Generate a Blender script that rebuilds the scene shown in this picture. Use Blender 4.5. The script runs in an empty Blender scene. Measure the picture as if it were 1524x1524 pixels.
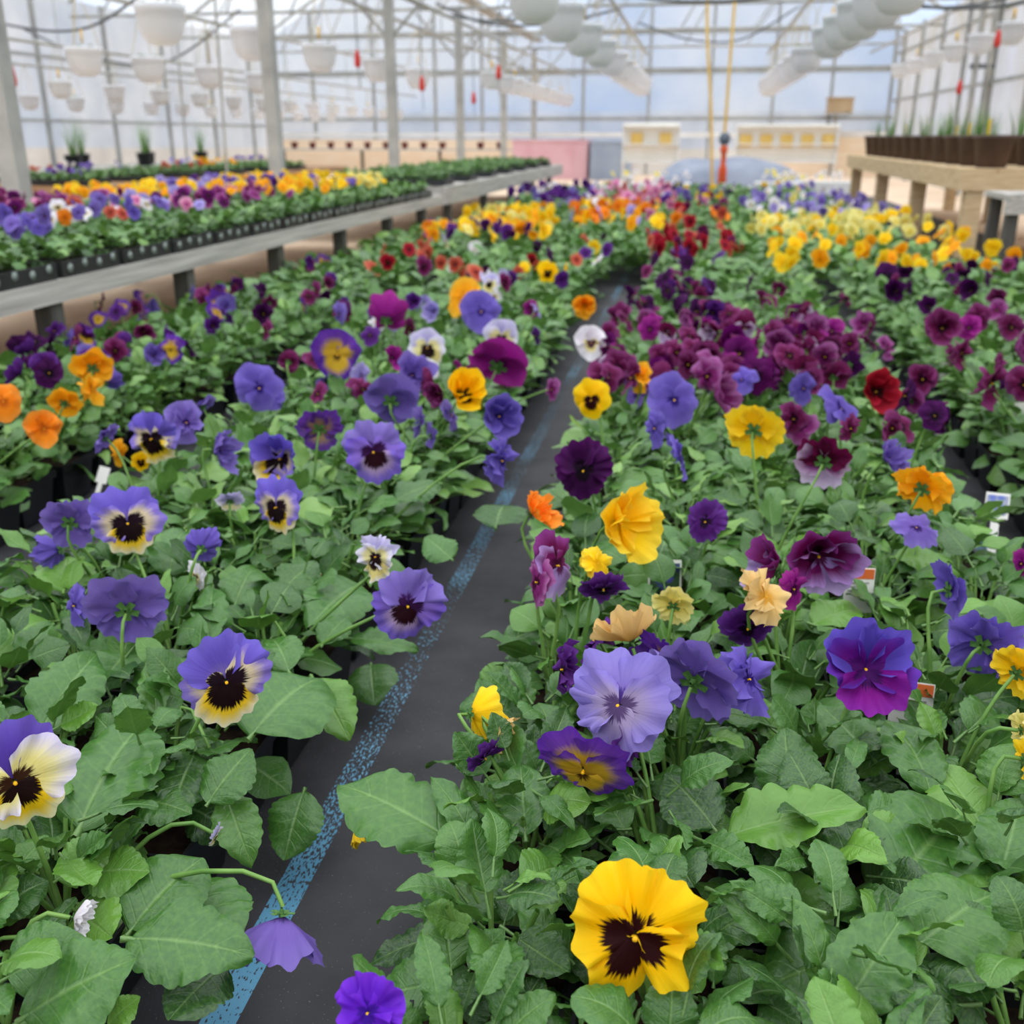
import bpy, math, random
import numpy as np
from mathutils import Vector, Matrix

S = bpy.context.scene
COL = S.collection
rnd = random.Random(11)

# ------------------------------------------------------------------ camera, sky, light, exposure
F_PX, CAM_H, PITCH, YAW = 1500.0, 0.66, math.radians(20.4), math.radians(10.03)
cam_data = bpy.data.cameras.new('camera')
cam_data.sensor_width = 36.0
cam_data.lens = 36.0 * F_PX / 1524.0
cam_data.clip_start, cam_data.clip_end = 0.02, 400
cam_data.dof.use_dof = True
cam_data.dof.focus_distance = 0.76
cam_data.dof.aperture_fstop = 8.0
cam = bpy.data.objects.new('camera', cam_data)
COL.objects.link(cam)
cam.location = (0, 0, CAM_H)
cam.rotation_euler = (math.pi / 2 - PITCH, 0, YAW)
S.camera = cam
S.view_settings.view_transform = 'Standard'
S.view_settings.look = 'None'
S.view_settings.gamma = 1.0
S.view_settings.use_curve_mapping = False
S.view_settings.exposure = 0.48
S.cycles.transparent_max_bounces = 16
S.cycles.max_bounces = 8

world = bpy.data.worlds.new('overcast_sky')
S.world = world
world.use_nodes = True
wt = world.node_tree
wt.nodes.clear()
w_out = wt.nodes.new('ShaderNodeOutputWorld')
w_bg = wt.nodes.new('ShaderNodeBackground')
w_tc = wt.nodes.new('ShaderNodeTexCoord')
w_nz = wt.nodes.new('ShaderNodeTexNoise')
w_nz.inputs['Scale'].default_value = 3.2
w_nz.inputs['Detail'].default_value = 5
w_rp = wt.nodes.new('ShaderNodeValToRGB')
w_rp.color_ramp.elements[0].position = 0.40
w_rp.color_ramp.elements[0].color = (0.36, 0.60, 1.0, 1)
w_rp.color_ramp.elements[1].position = 0.56
w_rp.color_ramp.elements[1].color = (0.95, 0.97, 1.0, 1)
wt.links.new(w_tc.outputs['Generated'], w_nz.inputs['Vector'])
wt.links.new(w_nz.outputs['Fac'], w_rp.inputs['Fac'])
w_mx = wt.nodes.new('ShaderNodeMix'); w_mx.data_type = 'RGBA'
w_mx.inputs[7].default_value = (1.0, 0.99, 0.97, 1)
wt.links.new(w_rp.outputs['Color'], w_mx.inputs[6])
wt.links.new(w_mx.outputs[2], w_bg.inputs['Color'])
w_sp = wt.nodes.new('ShaderNodeSeparateXYZ')
wt.links.new(w_tc.outputs['Generated'], w_sp.inputs[0])
def w_math(op, a, b):
    nd = wt.nodes.new('ShaderNodeMath'); nd.operation = op
    for i, x in enumerate((a, b)):
        if isinstance(x, (int, float)): nd.inputs[i].default_value = x
        else: wt.links.new(x, nd.inputs[i])
    return nd.outputs[0]
w_up = w_math('MULTIPLY', w_math('MAXIMUM', w_sp.outputs[2], 0.0), 1.6)
wt.links.new(w_math('MINIMUM', w_up, 0.9), w_mx.inputs[0])
SKY = 2.2                                   # overcast sky: three times brighter overhead than at the horizon
wt.links.new(w_math('MULTIPLY', w_math('ADD', 1.0, w_math('MULTIPLY', w_math('MAXIMUM', w_sp.outputs[2], 0.0), 2.0)), SKY / 3), w_bg.inputs['Strength'])
wt.links.new(w_bg.outputs['Background'], w_out.inputs['Surface'])

# ------------------------------------------------------------------ pixel <-> place helpers (only used to measure where things stand)
_fw = np.array([-math.sin(YAW) * math.cos(PITCH), math.cos(YAW) * math.cos(PITCH), -math.sin(PITCH)])
_rt = np.array([math.cos(YAW), math.sin(YAW), 0.0])
_up = np.cross(_rt, _fw)
EYE = np.array([0, 0, CAM_H])

def at(px, py, z):
    d = _fw + _rt * (px - 762) / F_PX - _up * (py - 762) / F_PX
    return EYE + d * ((z - CAM_H) / d[2])

def proj(p):
    v = np.asarray(p, float) - EYE
    d = float(v @ _fw)
    return 762 + F_PX * float(v @ _rt) / d, 762 - F_PX * float(v @ _up) / d, d

# ------------------------------------------------------------------ mesh builder (all quads, numpy)
class MB:
    def __init__(self):
        self.v, self.f, self.uv, self.mi, self.tint, self.n = [], [], [], [], [], 0

    def add(self, t, M=None, mi=None, tint=None):
        V, F, UV, MI = t
        if M is not None:
            M = np.asarray(M)
            V = V @ M[:3, :3].T + M[:3, 3]
        self.v.append(V)
        self.f.append(F + self.n)
        self.uv.append(UV)
        self.mi.append(MI if mi is None else np.full(len(F), mi, np.int32))
        self.tint.append(np.full(len(F), 0.0 if tint is None else tint, np.float32))
        self.n += len(V)
        return self

    def box(self, x0, x1, y0, y1, z0, z1, mi=0):
        V = np.array([(x, y, z) for x in (x0, x1) for y in (y0, y1) for z in (z0, z1)], float)
        F = np.array([(0, 1, 3, 2), (4, 6, 7, 5), (0, 4, 5, 1), (2, 3, 7, 6), (0, 2, 6, 4), (1, 5, 7, 3)], np.int32)
        return self.add((V, F, np.zeros((24, 2)), np.full(6, mi, np.int32)))

    def tube(self, path, r, n=6, mi=0, cap=False):
        P = [np.asarray(p, float) for p in path]
        rs = r if hasattr(r, '__len__') else [r] * len(P)
        if cap:
            d0, d1 = P[0] - P[1], P[-1] - P[-2]
            P = [P[0] + d0 * 1e-4] + P + [P[-1] + d1 * 1e-4]
            rs = [1e-5] + list(rs) + [1e-5]
        V, ref = [], None
        for i, p in enumerate(P):
            d = P[min(i + 1, len(P) - 1)] - P[max(i - 1, 0)]
            d = d / (np.linalg.norm(d) + 1e-12)
            if ref is None:
                ref = np.array([0, 0, 1.0]) if abs(d[2]) < 0.8 else np.array([1.0, 0, 0])
            a = np.cross(ref, d); a /= np.linalg.norm(a) + 1e-12
            b = np.cross(d, a); ref = b
            ang = np.arange(n) * 2 * math.pi / n
            V.append(p + rs[i] * (np.cos(ang)[:, None] * a + np.sin(ang)[:, None] * b))
        V = np.concatenate(V)
        F = np.array([(i * n + k, i * n + (k + 1) % n, (i + 1) * n + (k + 1) % n, (i + 1) * n + k) for i in range(len(P) - 1) for k in range(n)], np.int32)
        return self.add((V, F, np.zeros((len(F) * 4, 2)), np.full(len(F), mi, np.int32)))

    def lathe(self, prof, n=16, mi=0, c=(0, 0, 0)):
        ang = np.arange(n) * 2 * math.pi / n
        V = np.concatenate([np.stack([r * np.cos(ang) + c[0], r * np.sin(ang) + c[1], np.full(n, z + c[2])], 1) for r, z in prof])
        F = np.array([(i * n + k, i * n + (k + 1) % n, (i + 1) * n + (k + 1) % n, (i + 1) * n + k) for i in range(len(prof) - 1) for k in range(n)], np.int32)
        return self.add((V, F, np.zeros((len(F) * 4, 2)), np.full(len(F), mi, np.int32)))

    def mesh(self, name, mats, smooth=True):
        me = bpy.data.meshes.new(name)
        V, F = np.concatenate(self.v), np.concatenate(self.f).astype(np.int32)
        me.vertices.add(len(V)); me.vertices.foreach_set('co', V.astype(np.float32).ravel())
        me.loops.add(len(F) * 4); me.loops.foreach_set('vertex_index', F.ravel())
        me.polygons.add(len(F))
        me.polygons.foreach_set('loop_start', np.arange(len(F), dtype=np.int32) * 4)
        me.polygons.foreach_set('material_index', np.concatenate(self.mi).astype(np.int32))
        me.polygons.foreach_set('use_smooth', np.full(len(F), smooth))
        uv = me.uv_layers.new(name='UVMap')
        uv.data.foreach_set('uv', np.concatenate(self.uv).astype(np.float32).ravel())
        tn = me.attributes.new('tint', 'FLOAT', 'FACE')
        tn.data.foreach_set('value', np.concatenate(self.tint))
        for m in (mats if isinstance(mats, (list, tuple)) else [mats]):
            me.materials.append(m)
        me.update(calc_edges=True)
        return me

    def obj(self, name, mats, parent=None, smooth=False):
        return link(name, self.mesh(name, mats, smooth), parent)

def link(name, data, parent=None):
    o = bpy.data.objects.new(name, data)
    COL.objects.link(o)
    if parent is not None:
        o.parent = parent
    return o

def tag(o, label=None, cat=None, group=None, kind=None):
    if label: o['label'] = label
    if cat: o['category'] = cat
    if group: o['group'] = group
    if kind: o['kind'] = kind
    return o

def thing(name, label, cat, loc=(0, 0, 0), rz=0.0, group=None):
    o = link(name, None)
    o.location = loc
    o.rotation_euler = (0, 0, rz)
    return tag(o, label, cat, group)

def copy_tree(o, parent=None):
    c = o.copy(); COL.objects.link(c); c.parent = parent
    for ch in o.children:
        copy_tree(ch, c)
    return c

def grid_t(P, UV):
    """P: (rows, cols, 3), UV: (rows, cols, 2) -> template"""
    R, C = P.shape[:2]
    idx = np.arange(R * C).reshape(R, C)
    F = np.stack([idx[:-1, :-1], idx[:-1, 1:], idx[1:, 1:], idx[1:, :-1]], -1).reshape(-1, 4).astype(np.int32)
    return P.reshape(-1, 3), F, UV.reshape(-1, 2)[F.ravel()], np.zeros(len(F), np.int32)

def join_t(parts):
    m = MB()
    for p in parts: m.add(p)
    return np.concatenate(m.v), np.concatenate(m.f), np.concatenate(m.uv), np.concatenate(m.mi)

# ------------------------------------------------------------------ materials
def lin(h):
    h = h.lstrip('#')
    c = [int(h[i:i + 2], 16) / 255 for i in (0, 2, 4)]
    return tuple(x / 12.92 if x <= 0.04045 else ((x + 0.055) / 1.055) ** 2.4 for x in c) + (1,)

class NT:
    def __init__(self, name):
        self.m = bpy.data.materials.new(name)
        self.m.use_nodes = True
        self.t = self.m.node_tree
        self.t.nodes.clear()
        self.out = self.t.nodes.new('ShaderNodeOutputMaterial')

    def n(self, typ, **kw):
        nd = self.t.nodes.new('ShaderNode' + typ)
        for k, v in kw.items():
            if k in nd.inputs: nd.inputs[k].default_value = v
            else: setattr(nd, k, v)
        return nd

    def l(self, a, b): self.t.links.new(a, b)

    def math(self, op, a, b=None, clamp=False):
        nd = self.n('Math', operation=op, use_clamp=clamp)
        for i, x in enumerate((a, b)):
            if x is None: continue
            if isinstance(x, (int, float)): nd.inputs[i].default_value = x
            else: self.l(x, nd.inputs[i])
        return nd.outputs[0]

    def mix(self, fac, a, b):
        nd = self.n('Mix', data_type='RGBA')
        for s, x in ((nd.inputs[0], fac), (nd.inputs[6], a), (nd.inputs[7], b)):
            if isinstance(x, (int, float, tuple)): s.default_value = x
            else: self.l(x, s)
        return nd.outputs[2]

    def ramp(self, fac, stops):
        nd = self.n('ValToRGB')
        cr = nd.color_ramp
        while len(cr.elements) < len(stops): cr.elements.new(0.5)
        for e, (p, c) in zip(cr.elements, stops):
            e.position, e.color = p, c
        self.l(fac, nd.inputs[0])
        return nd.outputs[0]

    def surf(self, color, rough=0.6, spec=0.4, trans=0.0, bump=None, metallic=0.0):
        p = self.n('BsdfPrincipled')
        p.inputs['Roughness'].default_value = rough
        p.inputs['Specular IOR Level'].default_value = spec
        p.inputs['Metallic'].default_value = metallic
        if isinstance(color, tuple): p.inputs['Base Color'].default_value = color
        else: self.l(color, p.inputs['Base Color'])
        if bump is not None:
            b = self.n('Bump'); b.inputs['Strength'].default_value = bump[1]; b.inputs['Distance'].default_value = bump[2]
            self.l(bump[0], b.inputs['Height']); self.l(b.outputs[0], p.inputs['Normal'])
        res = p.outputs[0]
        if trans:
            tr = self.n('BsdfTranslucent')
            if isinstance(color, tuple): tr.inputs['Color'].default_value = color
            else: self.l(color, tr.inputs['Color'])
            mx = self.n('MixShader', Fac=trans)
            self.l(res, mx.inputs[1]); self.l(tr.outputs[0], mx.inputs[2]); res = mx.outputs[0]
        self.l(res, self.out.inputs['Surface'])
        return self.m

def noisy(name, c1, c2, scale=8.0, rough=0.7, spec=0.3, stretch=None, bump=0.0, metallic=0.0):
    t = NT(name)
    tc = t.n('TexCoord')
    vec = tc.outputs['Object']
    if stretch:
        mp = t.n('Mapping'); mp.inputs['Scale'].default_value = stretch
        t.l(vec, mp.inputs['Vector']); vec = mp.outputs[0]
    nz = t.n('TexNoise', Scale=scale, Detail=5.0)
    t.l(vec, nz.inputs['Vector'])
    col = t.ramp(nz.outputs['Fac'], [(0.3, lin(c1)), (0.7, lin(c2))])
    return t.surf(col, rough, spec, bump=(nz.outputs['Fac'], bump, 0.01) if bump else None, metallic=metallic)

def leaf_material(name, dark, mid, light, back):
    t = NT(name)
    uv = t.n('UVMap').outputs[0]
    sp = t.n('SeparateXYZ'); t.l(uv, sp.inputs[0])
    u, v = sp.outputs[0], sp.outputs[1]
    au = t.math('ABSOLUTE', t.math('SUBTRACT', u, 0.5))          # 0 mid .. .5 edge
    midrib = t.math('SUBTRACT', 1.0, t.math('MULTIPLY', au, 26.0), clamp=True)
    sv = t.math('FRACT', t.math('SUBTRACT', t.math('MULTIPLY', v, 6.5), t.math('MULTIPLY', au, 3.2)))
    side = t.math('SUBTRACT', 1.0, t.math('MULTIPLY', t.math('ABSOLUTE', t.math('SUBTRACT', sv, 0.5)), 9.0), clamp=True)
    side = t.math('MULTIPLY', side, t.math('SUBTRACT', 0.6, au, clamp=True))
    vein = t.math('ADD', midrib, t.math('MULTIPLY', side, 0.55), clamp=True)
    at_ = t.n('Attribute', attribute_name='tint')
    oi = t.n('ObjectInfo')
    tint = t.math('FRACT', t.math('ADD', at_.outputs['Fac'], oi.outputs['Random']))
    tc = t.n('TexCoord')
    nz = t.n('TexNoise', Scale=24.0, Detail=2.0); t.l(tc.outputs['Object'], nz.inputs['Vector'])
    base = t.ramp(tint, [(0.0, dark), (0.35, mid), (0.7, mid), (1.0, light)])
    base = t.mix(t.math('MULTIPLY', t.math('SUBTRACT', nz.outputs['Fac'], 0.35, clamp=True), 0.8), base, light)
    base = t.mix(t.math('MULTIPLY', vein, 0.42), base, lin('#8FB36A'))
    geo = t.n('NewGeometry')
    base = t.mix(t.math('MULTIPLY', geo.outputs['Backfacing'], 0.5), base, back)
    h = t.math('SUBTRACT', t.math('MULTIPLY', nz.outputs['Fac'], .35), t.math('MULTIPLY', vein, 0.7))
    return t.surf(base, 0.36, 0.55, trans=0.10, bump=(h, 0.38, 0.004))

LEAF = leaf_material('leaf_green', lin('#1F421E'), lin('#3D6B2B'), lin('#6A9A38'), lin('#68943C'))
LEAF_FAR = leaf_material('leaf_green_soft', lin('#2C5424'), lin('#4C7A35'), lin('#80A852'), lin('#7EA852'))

def stem_material():
    t = NT('stem_green')
    tc = t.n('TexCoord'); nz = t.n('TexNoise', Scale=30.0); t.l(tc.outputs['Object'], nz.inputs['Vector'])
    return t.surf(t.ramp(nz.outputs['Fac'], [(0.35, lin('#5E8A3A')), (0.7, lin('#86AE58'))]), 0.5, 0.4, trans=0.1)
STEM = stem_material()
CALYX = noisy('calyx_green', '#3E6430', '#5F8A45', 60, 0.6)
EYE_M = noisy('eye_yellow', '#F2C21A', '#E89E0A', 200, 0.6)

PET = {}
def petal_material(spec):
    """spec: (blotch, blotch_radius, halo, halo_radius, main, edge)"""
    if spec in PET: return PET[spec]
    bl, br, ha, hr, ma, ed = spec
    t = NT('petal_%d' % len(PET))
    uv = t.n('UVMap').outputs[0]
    sp = t.n('SeparateXYZ'); t.l(uv, sp.inputs[0])
    cb = t.n('CombineXYZ')
    t.l(t.math('MULTIPLY', sp.outputs[0], 34.0), cb.inputs[0]); t.l(t.math('MULTIPLY', sp.outputs[1], 1.6), cb.inputs[1])
    nz = t.n('TexNoise', Scale=1.0, Detail=3.0); t.l(cb.outputs[0], nz.inputs['Vector'])
    streak = t.math('MULTIPLY', t.math('SUBTRACT', nz.outputs['Fac'], 0.5), 0.55)
    d = t.math('ADD', sp.outputs[1], streak, clamp=True)
    fine = t.math('ADD', sp.outputs[1], t.math('MULTIPLY', streak, 0.4), clamp=True)
    stops = [(0.0, lin(ma)), (0.62, lin(ma)), (0.97, lin(ed))]
    col = t.ramp(fine, stops)
    if ha:
        k = t.ramp(fine, [(max(hr - 0.12, 0.0), (1, 1, 1, 1)), (min(hr + 0.14, 1.0), (0, 0, 0, 1))])
        col = t.mix(k, col, lin(ha))
    if bl:
        k = t.ramp(d, [(max(br - 0.035, 0.0), (1, 1, 1, 1)), (min(br + 0.05, 1.0), (0, 0, 0, 1))])
        col = t.mix(k, col, lin(bl))
    vn = t.math('MULTIPLY', t.math('SUBTRACT', nz.outputs['Fac'], .5, clamp=True), 1.1)
    dk = t.n('HueSaturation', Value=.72, Saturation=1.1); t.l(col, dk.inputs['Color'])
    col = t.mix(vn, col, dk.outputs[0])
    oi = t.n('ObjectInfo')
    hs = t.n('HueSaturation', Saturation=1.0); t.l(col, hs.inputs['Color'])
    t.l(t.math('ADD', 0.88, t.math('MULTIPLY', oi.outputs['Random'], 0.24)), hs.inputs['Value'])
    geo = t.n('NewGeometry')
    col = t.mix(t.math('MULTIPLY', geo.outputs['Backfacing'], 0.45), hs.outputs[0], lin(ma))
    PET[spec] = t.surf(col, 0.6, 0.12, trans=0.28, bump=(nz.outputs['Fac'], 0.25, 0.003))
    return PET[spec]

# flower kinds: (upper, lateral, lower) petal specs + words for labels
K = {}
def kind(k, words, up, lat=None, low=None): K[k] = (words, up, lat or up, low or lat or up)
kind('YB', 'yellow black-blotched flowers', (None, 0, None, 0, '#FFC800', '#FFD21C'), ('#2B0507', .43, None, 0, '#FFC600', '#FFD21C'), ('#2B0507', .52, None, 0, '#FFC200', '#FFD21C'))
kind('YBH', 'big yellow black-blotched flowers', ('#2B0507', .30, None, 0, '#FFC800', '#FFD21C'), ('#2B0507', .52, None, 0, '#FFC600', '#FFD21C'), ('#2B0507', .58, None, 0, '#FFC200', '#FFD21C'))
kind('Y', 'plain yellow flowers', (None, 0, '#E8B200', .3, '#FFD014', '#F7D840'))
kind('YL', 'pale lemon flowers', (None, 0, '#E6C22A', .3, '#EFE07A', '#F3EAA4'))
kind('O2', 'golden orange flowers', (None, 0, '#D98606', .3, '#FFAC0E', '#F6B934'))
kind('O', 'orange flowers', (None, 0, '#C8600A', .3, '#FB8C18', '#F59A3C'))
kind('V', 'violet flowers', ('#33175F', .18, None, 0, '#7A62B4', '#8A78C4'), ('#33175F', .25, None, 0, '#745CB0', '#8674C2'))
kind('VL', 'violet flowers with dark whiskered faces', ('#4A2468', .30, None, 0, '#836CBC', '#8E7CCA'), ('#351040', .42, None, 0, '#8769C4', '#7E62CC'), ('#2A0813', .52, '#B89AC0', .68, '#8E74C8', '#7E66CC'))
kind('VF', 'violet and cream flowers with black-blotched faces', (None, 0, '#8C7AC4', .3, '#6F5BC4', '#7A6AD0'), ('#1E0A18', .45, '#DCC9A4', .70, '#A08CC6', '#8874CC'), ('#170508', .60, '#EFC52A', .82, '#EBD98E', '#E9DDB8'))
kind('YW', 'pale yellow flowers with violet backs', (None, 0, None, 0, '#6247B2', '#7660C6'), ('#3A2010', .30, '#EFE28A', .6, '#F2E9B4', '#DED6EA'), ('#1E0A08', .50, '#F2C91E', .78, '#F0DE78', '#EDE6B8'))
kind('L', 'frilled lavender flowers', ('#5A3F94', .30, '#8D7AC6', .55, '#9080C8', '#8C7ECC'), ('#5A4470', .30, '#A594B8', .55, '#9A8AC8', '#9080CC'))
kind('BV', 'blue-violet flowers', ('#2A1670', .22, None, 0, '#6A56B4', '#7E6CC6'))
kind('GP', 'gold flowers tipped with purple', (None, 0, '#C9A02C', .55, '#6D3E9A', '#5E2F9C'), (None, 0, '#C9A02C', .62, '#75509A', '#5E2F9C'), ('#4A2A10', .2, '#D6AC30', .68, '#75509A', '#5C2A9E'))
kind('BM', 'blue flowers flushed with magenta', ('#4C2AA0', .25, None, 0, '#6450B8', '#6C5AC4'), ('#5A1670', .4, None, 0, '#7A1F94', '#6A3CB0'), ('#4A1460', .4, None, 0, '#8A1A8E', '#8A2A9C'))
kind('V2', 'vivid purple flowers', ('#3E1490', .3, None, 0, '#6420C0', '#7A34D0'))
kind('DP', 'blackish purple flowers', ('#140414', .35, None, 0, '#3A0A40', '#501658'))
kind('DPV', 'deep purple flowers', ('#1E0626', .3, None, 0, '#4E1A6C', '#6A3890'))
kind('M', 'burgundy plum flowers', ('#2A0418', .35, None, 0, '#6C1648', '#8E4078'))
kind('MB', 'maroon flowers with lilac edges', ('#2E0418', .4, None, 0, '#6A0E4A', '#8A3A84'), ('#4A0A34', .35, None, 0, '#74185A', '#B08CC8'), ('#5A1A4A', .25, None, 0, '#A888C8', '#C0A8D8'))
kind('MW', 'maroon flowers with whitish edges', ('#3A0418', .5, None, 0, '#5E0C38', '#6A1444'), ('#3A0418', .5, None, 0, '#8C4A84', '#D6C6DC'), (None, 0, None, 0, '#B89AC4', '#DCD0E2'))
kind('MG', 'magenta flowers', ('#4A0A44', .3, None, 0, '#961C84', '#B03C98'))
kind('PLM', 'rosy plum flowers', ('#4A0A34', .3, None, 0, '#8C2C74', '#B06AA4'))
kind('R', 'crimson flowers', ('#2E0408', .4, None, 0, '#9A1428', '#B42438'))
kind('C', 'coral flowers', ('#5A1410', .3, None, 0, '#B84838', '#D07860'))
kind('P', 'pink flowers', ('#A03A78', .3, None, 0, '#DE7CB0', '#EFB4CC'))
kind('W', 'white flowers', (None, 0, None, 0, '#E8E0E6', '#F0ECF0'), ('#4A1A3A', .3, '#E8D880', .5, '#ECE6EA', '#F0ECF0'))
kind('WL', 'lavender-white flowers', (None, 0, None, 0, '#BDB4E0', '#D4CEEA'), ('#2A0818', .3, '#EADF9A', .7, '#DCD6E8', '#E4E0EE'), ('#1E0608', .55, '#E8D684', .9, '#ECE4C4', '#E8E2D8'))
kind('LV', 'pale lilac flowers', ('#5A3F94', .25, None, 0, '#A594D8', '#BCB0E4'))
kind('PA', 'apricot flowers', (None, 0, '#D89E38', .4, '#E6BE74', '#E8C688'))
kind('DM', 'dark maroon flowers with yellow eyes', ('#2E0424', .4, None, 0, '#580A52', '#6A1464'))

# ------------------------------------------------------------------ petal, flower and leaf templates
def petal_t(ang, L, p, seed, rows, cols, ruffle=0.05, cup=-0.06, z0=0.0, wmax=1.36):
    r = random.Random(seed)
    k1, k2, k3, p1, p2 = r.choice((3, 4, 5)), r.choice((7, 8, 9)), r.choice((15, 17, 19)), r.uniform(0, 6), r.uniform(0, 6)
    t = np.linspace(0.05, 1, rows)[:, None]
    s = np.linspace(-1, 1, cols)[None, :]
    phi = s * wmax
    R = L * t * np.cos(phi) ** p * (1 + 0.05 * np.sin(k1 * phi + p1) * t + 0.035 * np.sin(k2 * phi + p2) * t + (.045 * np.sin(k3 * phi + p1) * t ** 3 if cols > 20 else 0))
    a = ang + phi
    x, y = R * np.sin(a), R * np.cos(a)
    z = z0 + cup * t ** 2 * L * 2 + ruffle * t ** 1.8 * (np.sin(k1 * phi + p2) * 0.75 + 0.45 * np.sin(k2 * phi + p1) * t + (.34 * np.sin(k3 * phi + p2) * t ** 3 if cols > 20 else 0)) + 0.14 * (t - t * t) * L
    P = np.stack([x, y, z + 0 * x], -1)
    UV = np.stack([0 * t + s * 0.5 + 0.5, t + 0 * s], -1)
    return grid_t(P, UV)

ROLES = {
 'n': [('up', .56, .52, .45, -.030), ('up', -.56, .54, .45, -.018), ('lat', 1.46, .47, .6, 0.0), ('lat', -1.46, .47, .6, .004), ('low', math.pi, .52, .36, .050)],
 'h': [('up', .86, .54, .40, -.040), ('up', -.50, .52, .45, -.020), ('lat', 2.02, .51, 1.9, .004), ('lat', -1.72, .48, .75, .012), ('low', math.pi + .26, .57, 2.6, .022)],
}
ROLES['f'] = ROLES['b'] = ROLES['n']
#          ruffle, cup range
STYLE = {'n': (.060, -.12, .03), 'f': (.125, -.16, .10), 'b': (.09, .24, .42), 'h': (.115, -.10, .02)}
def flower_petals(style, var, rows, cols, res=1.0):
    out = []
    ru, c0, c1 = STYLE[style]
    for j, (role, a, L, p, z) in enumerate(ROLES[style]):
        q = random.Random(var * 31 + j)
        w = 0 if style == 'h' else .16
        out.append((role, petal_t(a + q.uniform(-w, w), L * q.uniform(.92, 1.08), p * q.uniform(.85, 1.25), var * 17 + j, rows, cols, ru * res * q.uniform(.7, 1.3), q.uniform(c0, c1), z)))
    return out
NVAR = 5
HI = {(st, v): flower_petals(st, v, 11, 41) for st in STYLE for v in range(NVAR)}
MID = {(st, v): flower_petals(st, v + 20, 5, 13, 1.15) for st in STYLE for v in range(NVAR)}
LOW = {('n', v): flower_petals('n', v + 40, 3, 5, 1.3) for v in range(NVAR)}

def calyx_t(hi=True):
    ps = []
    for i in range(5):
        a = i * 2 * math.pi / 5 + .6
        ps.append(petal_t(a, .17, 2.4, i + 5, 4, 4, .004, -.02, -.055, .95))
    m = MB()
    for p_ in ps: m.add(p_, mi=0)
    m.tube([(0, .02, -.03), (0, .03, -.08), (0, .05, -.13)], [.035, .028, .015], 6, 0)
    m.lathe([(.001, .052), (.014, .050), (.022, .042), (.02, .03), (.016, .0)], 8, 1, (0, -.015, 0))
    return m
CALYX_MESH = calyx_t().mesh('flower', [CALYX, EYE_M])
SIMPLE_CORE = calyx_t()

_pm = {}
def petal_mesh(k, st, var, j):
    key = (k, st, var, j)
    if key not in _pm:
        role, t = HI[st, var][j]
        m = petal_material(K[k][{'up': 1, 'lat': 2, 'low': 3}[role]])
        _pm[key] = MB().add(t).mesh('petal', m)
    return _pm[key]
_fm = {}
def flower_mesh(k, var, st='n'):
    key = (k, var, st)
    if key not in _fm:
        m = MB()
        for role, t in MID[st, var]:
            m.add(t, mi={'up': 0, 'lat': 1, 'low': 2}[role])
        V = (np.concatenate(SIMPLE_CORE.v), np.concatenate(SIMPLE_CORE.f), np.concatenate(SIMPLE_CORE.uv), np.concatenate(SIMPLE_CORE.mi) + 3)
        m.add(V)
        _fm[key] = m.mesh('flower', [petal_material(K[k][i]) for i in (1, 2, 3)] + [CALYX, EYE_M])
    return _fm[key]

def leaf_t(W, seed, rows, cols, bend=0.6, fold=0.25, cren=0.05, teeth=9, wave=0.03, blunt=0.8, pet=0.35):
    """blade length 1 along +Y, lying face up; petiole from the origin"""
    r = random.Random(seed)
    tt = np.linspace(0, 1, rows)
    ang = -bend * (tt - 0.25)
    ys, zs = [pet], [pet * 0.12]
    for i in range(1, rows):
        d = 1 / (rows - 1)
        ys.append(ys[-1] + d * math.cos(ang[i])); zs.append(zs[-1] + d * math.sin(ang[i]))
    ys, zs = np.array(ys), np.array(zs)
    prof = np.clip(np.sin(math.pi * np.clip(tt, 0, 1) ** blunt), 0, 1) ** 0.72
    prof = prof * (1 + 1.7 * cren * np.abs(np.sin(tt * teeth * math.pi)) ** .7 - cren * .8)
    prof[0] = .06; prof[-1] = .05
    s = np.linspace(-1, 1, cols)
    skew = r.uniform(-.08, .08)
    X = W * .5 * prof[:, None] * s[None, :] + skew * (tt[:, None] - tt[:, None] ** 2) * .6
    p1, p2 = r.uniform(0, 6), r.uniform(0, 6)
    Z = zs[:, None] + fold * np.abs(X) + wave * (s[None, :] ** 2) * np.sin(tt[:, None] * 11 + p1 + s[None, :]) - .12 * W * (s[None, :] ** 4) * prof[:, None] \
        + .012 * np.cos(tt[:, None] * 6.5 * 2 * math.pi - np.abs(s[None, :]) * 4) * np.abs(s[None, :]) * prof[:, None]
    Y = ys[:, None] + 0 * X + .03 * np.sin(tt[:, None] * 7 + p2) * s[None, :] * .5
    P = np.stack([X, Y, Z], -1)
    UV = np.stack([0 * X + s[None, :] * .5 + .5, 0 * X + tt[:, None]], -1)
    g = grid_t(P, UV)
    m = MB()
    m.tube([(0, 0, 0), (0, pet * .5, pet * .02), (0, pet + .06, pet * .12 - .008)], [.035, .03, .022], 4)
    st = (m.v[0], m.f[0], np.full((len(m.f[0]) * 4, 2), .5), m.mi[0])
    return join_t([g, st])

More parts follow.
